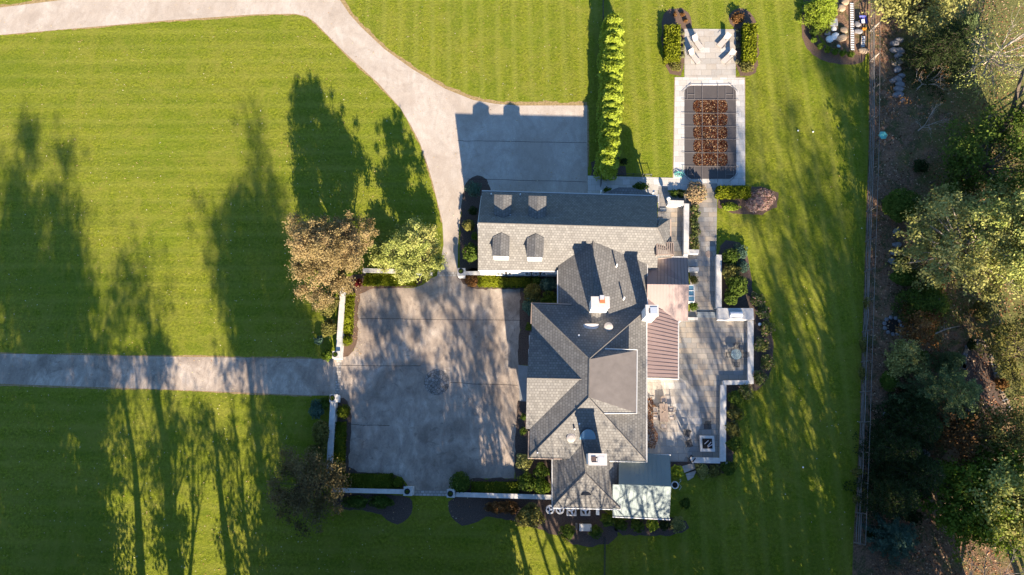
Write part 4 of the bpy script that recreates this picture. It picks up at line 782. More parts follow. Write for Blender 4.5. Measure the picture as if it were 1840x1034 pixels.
for i, (x, y, r, ry, h, mt, nm) in enumerate([(592, 548, 19, 26, 2.6, 'olive', 'feathery olive shrub outside the wall below the copper tree'), (590, 590, 16, 20, 2.0, 'olive', 'feathery shrub south of the first along the west wall'), (574, 612, 10, 10, 1.0, 'spruce', 'small bluish shrub outside the wall north of the west gate'), (588, 638, 13, 12, 1.0, 'brightg', 'bright green low shrub at the edge of the west drive'), (568, 735, 15, 22, 1.2, 'spruce', 'bluish green shrub south of the west drive by the gate'), (585, 725, 12, 12, 1.2, 'green', 'green shrub beside the south gate pillar'),
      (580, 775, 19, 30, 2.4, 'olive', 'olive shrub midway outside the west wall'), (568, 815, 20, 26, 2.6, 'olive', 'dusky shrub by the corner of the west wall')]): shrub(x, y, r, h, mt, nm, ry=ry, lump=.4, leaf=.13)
shrub(1091, 343, 9, .7, 'green', 'small shrub by the north porch, nearer the garage apron'); shrub(1152, 335, 17, .9, 'green', 'wider leafy shrub by the north porch', ry=9)
shrub(1121, 290, 8, .5, 'darkg', 'dark low plant beside the last arborvitae')
# ================================================================ specimen trees
def gpx(x, y): q = P(x, y, 0); return (q[0], q[1])
def under(x, y, z): q = P(x, y, z); return (q[0], q[1])
tree('copper_tree', 'large copper brown tree at the northwest corner of the courtyard', 'tree', under(580, 452, 6.0), 10.6, 5.3, 1.8, 'copperl', 11, 'ovoid', 84, 430, .095, .46, twigs=3, rmin=.4, tr=.22)
tree('green_tree', 'rounded yellow green tree beside the drive, north of the courtyard', 'tree', under(742, 452, 4.0), 8.2, 3.5, 1.0, 'ygreen', 21, 'ovoid', 46, 330, .10, .40, twigs=3, tr=.18, rmin=.4)
tree('small_tree', 'small olive tree squeezed between the copper tree and the green tree', 'tree', under(688, 462, 1.6), 2.6, 1.5, .5, 'ygreen', 23, 'round', 26, 150, .12, .35, tr=.08)
tree('bronze_tree', 'bronze brown tree at the southwest corner outside the courtyard wall', 'tree', under(556, 872, 4.0), 7.0, 4.2, 1.0, 'bronze_l', 25, 'round', 44, 200, .11, .5, tr=.18)
conifer('evergreen_tree', 'bright lime evergreen beside the ladders', under(1478, 14, 2.2), 5.0, 2.4, 'lime', 31, n=150, per=150, leaf=.13, width=.3)
for i, (x, y) in enumerate([(1462, 72), (1474, 84), (1487, 90), (1501, 94), (1514, 96), (1529, 98)]): shrub(x, y, 7.5, 1.1, 'brightg', f'{ORD[i]} small round evergreen from the west round the garden corner', 'evergreen_shrub', 'shrub', 'small evergreens edging the work area', leaf=.09)
for i, (x, y) in enumerate([(1461, 32), (1465, 46), (1463, 60)]): shrub(x, y, 8, 1.2, 'green', f'{ORD[i]} ragged evergreen from the north west of the grey crate', 'evergreen_shrub', 'shrub', 'ragged evergreens behind the mulch edge', leaf=.1, lump=.4)
# ---- woodland
tree('woodland_tree', 'pale yellow leaved tree at the top of the woodland beside the fence', 'tree', under(1652, -4, 4), 6.5, 4.6, 2, 'pale', 41, 'round', 56, 90, .17, .6, tr=.2)
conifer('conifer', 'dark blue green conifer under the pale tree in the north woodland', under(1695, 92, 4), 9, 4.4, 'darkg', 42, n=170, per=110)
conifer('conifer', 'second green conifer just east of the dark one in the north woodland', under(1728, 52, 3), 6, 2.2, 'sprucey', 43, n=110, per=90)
tree('woodland_tree', 'sparse light green tree with pale bark in the top right corner', 'tree', under(1815, 75, 5), 8, 6.0, 2, 'ygreen', 44, 'round', 30, 60, .10, .9, tr=.09, bark='barkp', twigs=5)
shrub(1620, 370, 36, 3.6, 'green', 'dense rounded dark green holly near the fence', 'holly', 'shrub', ry=31, leaf=.13, lumps=40, lump=.25)
tree('woodland_tree', 'big dark green tree on the right edge above the pale one', 'tree', under(1790, 290, 5), 7.5, 6.4, 1.5, 'green', 45, 'round', 60, 120, .16, .7, tr=.3)
tree('woodland_tree', 'large pale olive tree in full sun at the right', 'tree', under(1762, 430, 7), 9.5, 7.2, 1.5, 'pale', 46, 'round', 92, 150, .15, .58, tr=.32, bark='barkp')
tree('woodland_tree', 'pale leafy tree cut by the right edge below the big olive one', 'tree', under(1848, 430, 8), 12, 5, 3, 'ygreen', 47, 'round', 120, 120, .15, .65, tr=.3)
shrub(1625, 500, 30, 2.4, 'green', 'green bush south of the dark holly', leaf=.14, lump=.4, ry=22)
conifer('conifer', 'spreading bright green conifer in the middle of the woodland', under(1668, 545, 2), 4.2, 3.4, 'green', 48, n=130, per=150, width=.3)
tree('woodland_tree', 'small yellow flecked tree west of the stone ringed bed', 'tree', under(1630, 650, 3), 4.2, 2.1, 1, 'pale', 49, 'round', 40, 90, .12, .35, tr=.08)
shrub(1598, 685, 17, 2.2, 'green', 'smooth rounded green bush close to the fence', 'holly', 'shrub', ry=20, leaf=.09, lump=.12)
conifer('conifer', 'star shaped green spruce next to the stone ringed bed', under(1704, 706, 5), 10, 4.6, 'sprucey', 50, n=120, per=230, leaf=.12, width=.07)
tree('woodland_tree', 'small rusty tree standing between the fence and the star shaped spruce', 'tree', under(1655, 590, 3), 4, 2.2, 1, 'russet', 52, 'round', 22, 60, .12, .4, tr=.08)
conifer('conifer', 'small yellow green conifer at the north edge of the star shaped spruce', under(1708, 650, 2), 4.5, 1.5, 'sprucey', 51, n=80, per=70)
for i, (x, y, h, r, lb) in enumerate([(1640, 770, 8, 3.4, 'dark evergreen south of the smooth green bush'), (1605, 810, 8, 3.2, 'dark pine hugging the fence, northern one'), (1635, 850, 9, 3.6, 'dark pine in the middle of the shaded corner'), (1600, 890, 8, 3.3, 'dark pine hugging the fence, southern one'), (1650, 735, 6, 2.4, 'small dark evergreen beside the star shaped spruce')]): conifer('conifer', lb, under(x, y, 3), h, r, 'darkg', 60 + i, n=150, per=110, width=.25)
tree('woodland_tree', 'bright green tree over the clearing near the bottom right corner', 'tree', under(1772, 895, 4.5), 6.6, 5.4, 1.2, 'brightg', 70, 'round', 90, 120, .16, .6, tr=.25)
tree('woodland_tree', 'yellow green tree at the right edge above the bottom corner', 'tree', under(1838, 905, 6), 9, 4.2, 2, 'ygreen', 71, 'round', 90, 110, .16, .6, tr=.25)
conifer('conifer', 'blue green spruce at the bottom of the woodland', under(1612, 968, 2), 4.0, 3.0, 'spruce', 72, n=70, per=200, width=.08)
tree('woodland_tree', 'thin bronze leaved tree above the pale sunlit patch', 'tree', under(1735, 778, 4), 6, 3, 2, 'russet', 73, 'round', 46, 50, .12, .5, tr=.12)
tree('woodland_tree', 'orange tinged tree on the right edge beside the pale sunlit patch', 'tree', under(1812, 785, 5), 7, 4, 2, 'olive', 74, 'round', 70, 70, .13, .6, tr=.15)
tree('woodland_tree', 'thin green tree reaching in from the right edge at mid height', 'tree', under(1848, 630, 5), 7, 4, 2, 'olive', 75, 'round', 50, 70, .13, .5, tr=.14)
bare('bare_tree', 'leafless pale tree spreading over the bottom right corner', gpx(1742, 1062), 9, 7.0, 80, depth=4, n0=10, budmat='olive', up=1.0)
bare('bare_tree', 'smaller leafless tree cut by the bottom right corner', gpx(1850, 1050), 8, 5.5, 81, depth=4, n0=7, up=1.0)
bare('bare_shrub', 'dark reddish thicket under the end of the fence', gpx(1575, 1018), 2.5, 3.2, 82, bark='bark', depth=4, n0=9, r0=.06, cat='shrub'); bare('bare_shrub', 'dark reddish thicket left of the leafless tree', gpx(1625, 1022), 2.5, 3.2, 83, bark='bark', depth=4, n0=9, r0=.06, cat='shrub')
bare('bare_shrub', 'brown brushwood heap west of the big olive tree', gpx(1640, 420), 1.5, 2.2, 84, bark='barkp', depth=3, n0=9, r0=.04, cat='shrub')
for i, (x, y, r, ry) in enumerate([(1551, 622, 9, 22), (1549, 672, 8, 20), (1543, 848, 15, 12), (1538, 898, 10, 9), (1556, 545, 6, 16)]): shrub(x, y, r, 1.6, 'olive', ['straggling vine on the fence opposite the patio', 'straggling vine on the fence, south of the first', 'leafy sapling growing through the fence near the bottom', 'smallest sapling on the fence near its south end', 'thin vine on the sunlit stretch of fence'][i], 'vine', 'vine', ry=ry, lump=.55, dens=38)
for i, (x, y, r, h, mt) in enumerate([(1620, 470, 14, 1.2, 'darkg'), (1655, 300, 16, 1.2, 'darkg'), (1600, 745, 12, 1.2, 'darkg'), (1760, 560, 22, 1.6, 'olive'), (1800, 600, 18, 1.2, 'brightg'), (1745, 620, 12, 1, 'darkg'), (1815, 660, 20, 1.4, 'olive'), (1660, 640, 12, 1.3, 'green'), (1800, 690, 14, 1.1, 'russet'), (1690, 510, 14, 1, 'russet'), (1640, 930, 18, 1.4, 'darkg'), (1565, 960, 12, 1, 'darkg')]):
    shrub(x, y, r, h, mt, ['dark undergrowth between the holly and the green bush', 'low undergrowth north of the dark holly', 'dark undergrowth below the smooth green bush', 'olive bramble south of the big pale tree', 'bright bramble near the right edge at mid height', 'dark plant at the top of the stone ringed bed', 'olive bramble right of the stone ringed bed', 'green bush right of the yellow flecked tree', 'rusty plant beside the stone ring', 'rusty low bush north of the spreading conifer', 'dark undergrowth above the blue green spruce', 'dark undergrowth beside the lower fence end'][i], 'undergrowth', 'shrub', lump=.5, leaf=.14)
# ================================================================ tall trees south of the view: their shadows cross the lawns
def shadow_tree(sx, sy, hc, h, cr, z0, seed, prof='round', clumps=60, per=90, sig=.6, tr=None, trunks=1, spread=0, mat='olive', leaf=.16, label='tall thin leaved tree standing south of the gardens', twigs=3):
    g_ = P(sx, sy, 0); k = hc / math.tan(EL); b = (g_[0] + math.sin(AZ) * k, g_[1] - math.cos(AZ) * k)
    t = tree('tall_tree', label, 'tree', b, h, cr, z0, mat, seed, prof, clumps, per, leaf, sig, 'tall trees south of the gardens', tr or .3, trunks=trunks, spread=spread, twigs=twigs, rmin=.1)
    q = pix((b[0], b[1] + cr, max(3, z0))); print('TALL', seed, [round(v) for v in pix((*b, 0))], 'lowest crown px y', round(q[1]), 'shadow of top', [round(v) for v in pix((b[0] - math.sin(AZ) * h / math.tan(EL), b[1] + math.cos(AZ) * h / math.tan(EL), 0))])
SHT = [ # sx, sy, hc, h, cr, z0, prof, clumps, per, sig, trunks
 (60, 420, 24, 31, 4.6, 15, 'ovoid', 60, 110, .8, 1, 0), (10, 560, 19, 26, 5, 11, 'round', 60, 120, .8, 1, 0), (130, 520, 21, 29, 4.0, 13, 'ovoid', 46, 100, .8, 1, 0), (100, 800, 12, 20, 5.5, 3, 'round', 44, 130, .8, 1, 0), (-40, 760, 12, 20, 5.5, 4, 'round', 50, 120, .8, 1, 0), (170, 880, 8, 14, 4.5, 2, 'round', 36, 140, .8, 1, 0), (30, 960, 7, 12, 6, 1, 'round', 90, 160, .8, 1, 0), (110, 990, 6, 10, 4.5, 1, 'round', 46, 160, .8, 1, 0),
 (265, 560, 21, 28, 3.6, 12, 'ovoid', 22, 60, .9, 1, 0, .5), (305, 860, 9, 17, 2.4, 4, 'round', 20, 110, .6, 2, .8, .8), (400, 900, 8, 15, 2.0, 4, 'round', 10, 80, .6, 1, 0, .55), (225, 700, 14, 21, 2.6, 8, 'ovoid', 14, 90, .7, 1, 0, .5),
 (425, 480, 22, 27, 3.8, 16, 'round', 56, 120, .75, 1, 0, .5), (490, 450, 23, 30, 4.2, 14, 'ovoid', 56, 100, .8, 2, 1.8), (530, 600, 17, 25, 3.0, 9, 'ovoid', 26, 100, .8, 1, 0), (450, 880, 9, 17, 3.5, 4, 'round', 12, 70, .7, 2, 1.5), (535, 770, 12, 18, 4.2, 5, 'round', 100, 140, .8, 1, 0), (60, 640, 17, 24, 5, 10, 'round', 60, 120, .8, 1, 0), (150, 700, 14, 20, 3, 9, 'round', 18, 120, .8, 1, 0, .5),
 (690, 580, 18, 23, 4.6, 13, 'round', 16, 150, .6, 2, 2), (810, 565, 18, 23, 4.4, 13, 'round', 14, 150, .6, 2, 2), (740, 710, 14, 18, 5.0, 9, 'round', 16, 160, .6, 1, 0), (880, 720, 14, 20, 3.2, 9, 'round', 10, 80, .9, 1, 0),
 (680, 810, 10, 14, 5.2, 5, 'round', 90, 140, .8, 1, 0), (780, 815, 10, 14, 4.8, 5, 'round', 80, 140, .8, 1, 0), (860, 850, 8, 12, 3.2, 4, 'round', 30, 130, .7, 1, 0), (610, 970, 5.4, 9, 5.5, .5, 'round', 90, 170, .8, 1, 0), (740, 975, 5.4, 9, 5.5, .5, 'round', 90, 170, .8, 1, 0), (850, 975, 5.4, 8, 4.2, .5, 'round', 80, 170, .8, 1, 0), (520, 1000, 5.0, 8, 3.6, .5, 'round', 60, 170, .8, 1, 0),
 (970, 810, 14, 22, 4.5, 7, 'vase', 12, 30, .8, 3, 3), (1105, 800, 14, 21, 4.2, 7, 'vase', 10, 20, .8, 3, 2.5, .42), (1260, 620, 18, 26, 3.6, 12, 'round', 10, 70, .9, 2, 2), (1310, 600, 18, 25, 3.2, 11, 'round', 12, 90, .8, 2, 1.5),
 (1100, 985, 5.4, 8, 4.5, .5, 'round', 80, 160, .7, 1, 0), (1220, 975, 5.4, 9, 5.0, .5, 'round', 64, 160, .8, 1, 0), (1300, 900, 8, 12, 3.5, 2, 'round', 22, 130, .8, 1, 0), (1480, 870, 10, 16, 4.0, 3, 'round', 34, 140, .8, 1, 0), (1320, 990, 5.4, 9, 4.0, .5, 'round', 40, 160, .8, 1, 0), (1440, 985, 5.4, 9, 4.5, .5, 'round', 50, 160, .8, 1, 0), (1540, 960, 6, 10, 4, 1, 'round', 44, 150, .7, 1, 0),
 (1455, 540, 20, 31, 5.0, 12, 'vase', 26, 50, .9, 3, 3.4, .45), (1400, 740, 14, 19, 3.6, 8, 'round', 20, 110, .9, 1, 0), (1500, 400, 25, 34, 4.6, 17, 'ovoid', 40, 100, .9, 2, 2.2), (1370, 430, 22, 29, 3.4, 14, 'ovoid', 20, 80, .9, 1, 0), (1540, 620, 17, 24, 3.0, 8, 'ovoid', 40, 110, .8, 1, 0), (1535, 210, 28, 34, 3.4, 18, 'ovoid', 50, 120, .8, 1, 0),
 (1620, 890, 7, 11, 4.4, 2, 'round', 34, 130, .8, 1, 0)]
for i, (sx, sy, hc, h, cr, z0, pf_, cl, per, sg, nt_, sp, *tr_) in enumerate(SHT): shadow_tree(sx, sy, hc, h, cr, z0, 500 + i, pf_, cl, per, sg, trunks=nt_, spread=sp, tr=tr_[0] if tr_ else None)

def shadow_bare(sx, sy, hc, h, cr, seed, r0=.4, n0=5, depth=4, up=1.6):
    g_ = P(sx, sy, 0); k = hc / math.tan(EL); b = (g_[0] + math.sin(AZ) * k, g_[1] - math.cos(AZ) * k)
    t = bare('tall_tree', 'tall bare limbed tree standing south of the house', b, h, cr, seed, 'bark', 'bare trees south of the house', depth, n0, r0, up=up); print('BARE', seed, [round(v) for v in pix((*b, 0))])
shadow_bare(985, 740, 13, 18, 13, 901, .42); shadow_bare(1120, 800, 12, 17, 11, 902, .45, 4); shadow_bare(1300, 640, 17, 24, 12, 903, .5); shadow_bare(1440, 560, 17, 26, 15, 904, .6, 6); shadow_bare(1480, 330, 24, 30, 15, 905, .6, 6)
shadow_bare(1230, 480, 20, 26, 10, 907, .4, 4); shadow_bare(285, 600, 19, 26, 9, 908, .45, 3)
bare('woodland_tree', 'big dark trunked bare tree rising at the right edge beside the short fence', gpx(1786, 238), 20, 13, 910, 'bark', None, 4, 5, .6, up=1.5)

shadow_tree(1138, 765, 15, 20, 3.2, 13, 950, 'round', 7, 60, .8, tr=.5, trunks=2, spread=1.6)

for i, (x, y, h, lb) in enumerate([(1595, 205, 5, 'thin leafless sapling beside the stone row'), (1650, 235, 6, 'thin leafless tree in the middle of the north woodland'), (1672, 330, 5, 'thin leafless tree north of the big olive crown'), (1648, 160, 6, 'thin leafless tree below the north conifers'), (1720, 590, 5, 'thin leafless tree above the stone ringed bed'), (1690, 860, 6, 'thin leafless tree standing in the pale sunlit patch')]):
    bare('leafless_tree', lb, gpx(x, y), h, h * .55, 930 + i, 'barkp' if i % 2 else 'bark', None, 3, 4, .07, budmat='russet', up=1.5)
# ================================================================ pool
t = thing('pool_cover', 'dark mesh swimming pool cover sagging under leaves, held by straps', 'pool cover', P(1276, 239, 0)); z = .05
m = MB(); cp = [(1238, 155), (1314, 155.5), (1322, 163), (1322, 313), (1312, 322), (1238, 322), (1230, 313), (1230, 163)]
N1, N2 = 22, 36; A, B, D, E = P(1230, 155, 0), P(1322, 155, 0), P(1323, 322, 0), P(1230, 322, 0); vs = []
for j in range(N2 + 1):
    for i in range(N1 + 1):
        s, u = i / N1, j / N2; q = (A * (1 - s) + B * s) * (1 - u) + (E * (1 - s) + D * s) * u; e = min(s, 1 - s) * 2; f = min(u, 1 - u) * 2
        ch = max(0, .12 - (min(s, 1 - s) * 1.0 + min(u, 1 - u) * 1.9)); 
        if ch > 0: q = q + (((A + B + D + E) / 4) - q) * ch * .55
        q[2] = .06 - .0 * min(1, e * 2) ; vs.append(q)
m.add(vs, [(j * (N1 + 1) + i, (j + 1) * (N1 + 1) + i, (j + 1) * (N1 + 1) + i + 1, j * (N1 + 1) + i + 1) for j in range(N2) for i in range(N1)]); m.build('cover_sheet', 'cover', t)
rows = [179, 203.4, 226.8, 250.2, 274.7, 298.7]; m = MB()
def strap(a, b, w_=.05): A, B = P(*a, .14), P(*b, .14); d = B - A; l = np.linalg.norm(d); d /= l; m.obox((A + B) / 2, d, (-d[1], d[0], 0), (0, 0, 1), (l, w_, .012))
for y in rows: strap((1225, y), (1328, y + .6))
for x in (1262, 1290): strap((x, 149), (x - .5, 328))
for y0, y1 in ((156, 178), (300, 321)):
    for x in (1235, 1248, 1304, 1318): strap((x, y0), (x, y1), .05)
    for x0 in (1235, 1304): strap((x0, (y0 + y1) / 2 + 3), (x0 + 14, (y0 + y1) / 2 + 3), .05)
for a, b in (((1226, 166), (1243, 150)), ((1310, 150), (1326, 165)), ((1226, 312), (1241, 327)), ((1311, 327), (1326, 312))): strap(a, b, .05)
m.build('straps', 'strap', t)
m = MB(); m.box((P(1276, 151, 0)[0], P(1276, 152.5, 0)[1], .05), (5.4, .18, .05)); m.build('coping_edge', 'capw', t)
rg = np.random.default_rng(77); pts = []
ys = rows; cols = [(1246.5, 1261.5), (1262.5, 1289.5), (1290.5, 1307)]
for r in range(5):
    for ci, (xa, xb) in enumerate(cols):
        n = int((xb - xa) * 40); x = rg.uniform(xa - 1, xb + 1, n); y = rg.uniform(ys[r] + (1 if r == 0 else -.5), ys[r + 1], n); yc = (ys[r] + ys[r + 1]) / 2 + .5; 
        if ci == 0: k = ((xb - x) / 15.5) ** 2.2 + (np.abs(y - yc) / 12.6) ** 3.6 < 1
        elif ci == 2: k = ((x - xa) / 16.5) ** 2.2 + (np.abs(y - yc) / 12.6) ** 3.6 < 1
        else: k = rg.uniform(size=n) > .35 * np.exp(-(((x - 1276) / 8) ** 2 + ((y - yc) / 7) ** 2)) * (r > 0)
        pts += [P(a, b, .075 + rg.uniform(0, .03)) for a, b in zip(x[k], y[k])]
tag(leaves('fallen_leaves', np.array(pts), .08, 5, 'poolleaf', origin=(0, 0, 0), up=2.5), 'rust brown leaves heaped in scalloped patches on the pool cover', 'leaf litter', kind='stuff')
# ================================================================ furniture
def rotv(c, a, x, y, z=0): return (c[0] + x * math.cos(a) - y * math.sin(a), c[1] + x * math.sin(a) + y * math.cos(a), c[2] + z)
def lounger(head, foot, label):
    h, f = P(*head, .3), P(*foot, .3); a = math.atan2(f[1] - h[1], f[0] - h[0]); c = ((h[0] + f[0]) / 2, (h[1] + f[1]) / 2, 0); t = thing('sun_lounger', label, 'sun lounger', c, 'sun loungers on the pool terrace'); ax = np.array([math.cos(a), math.sin(a), 0]); ay = np.array([-math.sin(a), math.cos(a), 0]); c = np.array(c)
    m = MB(); m.obox(c + ax * .35 + [0, 0, .34], ax, ay, (0, 0, 1), (1.35, .72, .06)); m.build('seat', 'cush', t)
    m = MB(); d = np.array([*(-ax[:2] * .66), .75]); d /= np.linalg.norm(d); nn = np.cross(ay, d); m.obox(c - ax * .33 + [0, 0, .36] + d * .42, d, ay, nn, (.85, .72, .05)); m.build('backrest', 'cush', t)
    for s in (-1, 1):
        m = MB(); m.tube([c + ax * 1.05 + ay * s * .38 + [0, 0, .32], c - ax * .85 + ay * s * .38 + [0, 0, .32]], .025); m.build('side_rail', 'dark', t)
        m = MB(); m.tube([c + ax * .1 + ay * s * .42 + [0, 0, .55], c - ax * .42 + ay * s * .42 + [0, 0, .58], c - ax * .42 + ay * s * .42 + [0, 0, .3]], .022); m.build('armrest', 'dark', t)
        for k in (-.75, .9): m = MB(); m.tube([c + ax * k + ay * s * .36 + [0, 0, .32], c + ax * k + ay * s * .36], .022); m.build('leg', 'dark', t)
lounger((1243, 65), (1262, 90), 'beige sun lounger nearest the lawn, west pair of the terrace'); lounger((1236, 90), (1257, 115), 'beige sun lounger nearer the pool, west pair of the terrace')
lounger((1312, 62), (1290, 86), 'beige sun lounger nearest the lawn, east pair of the terrace'); lounger((1322, 91), (1296, 115), 'beige sun lounger nearer the pool, east pair of the terrace')
def chair(px, face, label, style='teak', group='teak chairs round the dining table', z=0, s=1.0):
    c = np.array(P(*px, .45)); c[2] = 0; a = face; ax = np.array([math.cos(a), math.sin(a), 0]); ay = np.array([-math.sin(a), math.cos(a), 0]); t = thing('chair', label, 'chair', c, group); mt = style if style != 'wire' else 'dark'; u = np.array([0, 0, 1.])
    w_ = .52 * s; m = MB()
    if style == 'wire': 
        for k in np.linspace(-.22, .22, 6): m.tube([c + ax * .24 + ay * k + u * .45, c - ax * .24 + ay * k + u * .45], .012, 4)
        m.tube([c + ax * .25 * math.cos(f) + ay * .25 * math.sin(f) + u * .45 for f in np.linspace(0, 6.283, 13)], .018, 4)
    elif style == 'dchair':
        for k in np.linspace(-.24, .24, 6): m.obox(c + ax * k + u * (.38 + k * .25), ax, ay, u, (.075, w_, .03))
    else: m.obox(c + u * .44, ax, ay, u, (.48 * s, w_, .05))
    m.build('seat', mt if style != 'teak' else 'cush', t); m = MB(); lean_ = .35 if style == 'dchair' else .12; hb = .5 if style != 'dchair' else .62
    for k in np.linspace(-w_ / 2 + .04, w_ / 2 - .04, 6): m.tube([c - ax * .24 + ay * k + u * .42, c - ax * (.24 + lean_) + ay * k * 1.1 + u * (.45 + hb)], .02 if style != 'dchair' else .035, 4)
    m.tube([c - ax * (.24 + lean_) - ay * w_ / 2 + u * (.45 + hb), c - ax * (.24 + lean_) + ay * w_ / 2 + u * (.45 + hb)], .03, 5); m.build('backrest', mt, t)
    for q in (-1, 1):
        m = MB(); m.obox(c + ay * q * (w_ / 2 + .03) + u * .64, ax, ay, u, (.55, .07 if style != 'dchair' else .13, .03)); m.tube([c + ax * .22 + ay * q * (w_ / 2 + .03) + u * .64, c + ax * .22 + ay * q * (w_ / 2 + .03) + u * .4], .02, 4); m.build('armrest', mt, t)
        for k in (-.22, .22): m = MB(); m.tube([c + ax * k + ay * q * w_ / 2 * .92 + u * .44, c + ax * k * 1.1 + ay * q * w_ / 2], .025, 4); m.build('leg', mt, t)
    return t
c = P(1193, 742, .75); a, b = P(1184.5, 726, .75), P(1201, 759, .75); t = thing('dining_table', 'long weathered teak table on the sunny patio beside the house', 'table', (c[0], c[1], 0)); m = MB(); W_, L_ = abs(b[0] - a[0]), abs(b[1] - a[1])
for i in range(9): m.box((c[0] - W_ / 2 + (i + .5) * W_ / 9, c[1], .73), (W_ / 9 - .012, L_, .04))
m.build('tabletop', 'teak', t)
for sx in (-1, 1):
    for sy in (-1, 1): m = MB(); m.box((c[0] + sx * (W_ / 2 - .1), c[1] + sy * (L_ / 2 - .15), .355), (.09, .09, .71)); m.build('leg', 'teak', t)
m = MB(); q = P(1193, 740, .76)
for k in range(7): m.tube([(q[0], q[1], .76), (q[0] + .25 * math.cos(k * .9), q[1] + .45 * math.sin(k * 1.3) + .1, .80 + .03 * (k % 3))], .02, 4)
tag(m.build('branch_ornament', 'copper', origin=(q[0], q[1], .75)), 'small reddish twig ornament lying on the teak table', 'ornament')
chair((1192, 719), -math.pi / 2, 'teak armchair at the north head of the dining table'); chair((1192, 766), math.pi / 2, 'teak armchair at the south head of the dining table')
chair((1178, 737), 0, 'teak chair on the west side of the dining table, northern one'); chair((1178, 750), 0, 'teak chair on the west side of the dining table, southern one'); chair((1207, 736), math.pi, 'teak chair on the east side of the dining table, northern one'); chair((1207, 750), math.pi, 'teak chair on the east side of the dining table, southern one')
t, c = block('fire_pit', 'square pale stone fire pit with logs in its dark well', 'fire pit', 1257, 783, 1285, 812, .5, 'cap'); 
m = MB(); m.box((c[0], c[1], .515), (1.1, 1.1, .03)); m.build('well', 'soil', t)
for k, (dx, dy, r) in enumerate([(-.1, .15, .7), (.2, -.05, .8), (.25, -.25, .5)]): m = MB(); m.tube([(c[0] + dx - .3 * math.cos(r), c[1] + dy - .3 * math.sin(r), .6), (c[0] + dx + .3 * math.cos(r), c[1] + dy + .3 * math.sin(r), .6)], .06, 7); m.build('log', 'log', t)
chair((1236, 779), -.35, 'dark resin armchair northwest of the fire pit', 'dchair', 'dark chairs round the fire pit', s=1.2); chair((1239, 797), .25, 'dark resin armchair due west of the fire pit', 'dchair', 'dark chairs round the fire pit', s=1.2)
chair((1271, 767), -math.pi / 2, 'dark resin armchair north of the fire pit', 'dchair', 'dark chairs round the fire pit', s=1.2); chair((1243, 824), .9, 'dark resin armchair southwest of the fire pit, half over the seat wall', 'dchair', 'dark chairs round the fire pit', s=.9)
c = P(1323, 637, .75); t = thing('glass_table', 'round glass table with a dark rim on the upper patio', 'table', (c[0], c[1], 0)); m = MB(); m.lathe((c[0], c[1], .72), [(.62, 0), (.62, .02)], 28)
gm, gt, gb = newmat('table glass'); gb.inputs['Transmission Weight'].default_value = .85; gb.inputs['Roughness'].default_value = .03; gb.inputs['Base Color'].default_value = (.7, .85, .85, 1); m.build('tabletop', gm, t)
m = MB(); m.tube([(c[0] + .63 * math.cos(f), c[1] + .63 * math.sin(f), .73) for f in np.linspace(0, 6.2832, 25)], .02, 5); m.build('rim', 'dark', t)
for f in (.8, 2.37, 3.94, 5.5): m = MB(); m.tube([(c[0] + .55 * math.cos(f), c[1] + .55 * math.sin(f), .72), (c[0] + .3 * math.cos(f), c[1] + .3 * math.sin(f), .3), (c[0] + .5 * math.cos(f), c[1] + .5 * math.sin(f), 0)], .02, 5); m.build('leg', 'dark', t)
for q, f, lb in [((1323, 622), -1.57, 'north'), ((1323, 655), 1.57, 'south'), ((1309, 638), 0, 'west'), ((1338, 638), 3.14, 'east')]: chair(q, f, f'black wire chair on the {lb} side of the round glass table', 'wire', 'wire chairs round the glass table')
# pots, lamps
c = P(1213, 872, .5); t = thing('plant_pot', 'round white pot standing by the corner of the grey metal roof', 'pot', (c[0], c[1], 0)); m = MB(); m.lathe((c[0], c[1], 0), [(.25, 0), (.38, .3), (.42, .5), (.34, .5), (.30, .42)], 20); m.build('pot', 'white', t); m = MB(); m.lathe((c[0], c[1], .42), [(.3, 0), (.28, .03)], 16); m.build('soil', 'soil', t)
c = P(1222, 871, .4); m = MB(); m.tube([(c[0] + .12 * math.sin(k * 1.1), c[1] + .6 - k * .12, .4 + .05 * math.cos(k)) for k in range(11)], .025, 5); m.tube([(c[0], c[1] + .5, .4), (c[0], c[1] + .5, 0)], .02, 5); m.tube([(c[0], c[1] - .5, .4), (c[0], c[1] - .5, 0)], .02, 5); tag(m.build('wire_trellis', 'gutter', origin=(c[0], c[1], 0)), 'pale scrolled wire support beside the white pot', 'trellis')
for x, y, r, z, lb in [(1306, 833, .2, .25, 'white garden globe at the outer corner of the seat wall'), (1365, 583, .2, .25, 'white garden globe in the rose bed east of the kitchen counter'), (1201, 357, .24, 1.2, 'pinkish white globe finial on the planter wall end'), (1443, 840, .1, .1, 'tiny white marker ball on the shaded east lawn'), (1434, 235, .1, .1, 'white irrigation cap, western one on the sunny east lawn'), (1461, 237, .1, .1, 'white irrigation cap, eastern one on the sunny east lawn')]:
    c = P(x, y, z); m = MB(); m.lathe((c[0], c[1], c[2] - r), [(r * .5, 0), (r * .8, r * .3), (r, r), (r * .87, r * 1.5), (r * .5, r * 1.87), (r * .1, r * 2)], 16); tag(m.build('garden_globe', 'globe', origin=(c[0], c[1], c[2] - r), smooth=True), lb, 'globe')
c = P(1220, 313, .3); t = thing('garden_hose', 'tangled green garden hose heaped on the deck by the pool corner', 'hose', (c[0], c[1], 0)); m = MB(); rg = np.random.default_rng(4)
m.tube([(c[0] + (.25 + .3 * rg.uniform()) * math.cos(k * .8) + .2 * math.sin(k * .31), c[1] + (.2 + .25 * rg.uniform()) * math.sin(k * .8), .05 + .25 * rg.uniform()) for k in range(60)] + [(c[0] + .55, c[1] + .6, .06), (c[0] + .6, c[1] + 1.3, .06)], .02, 4); m.build('coil', 'teal', t)
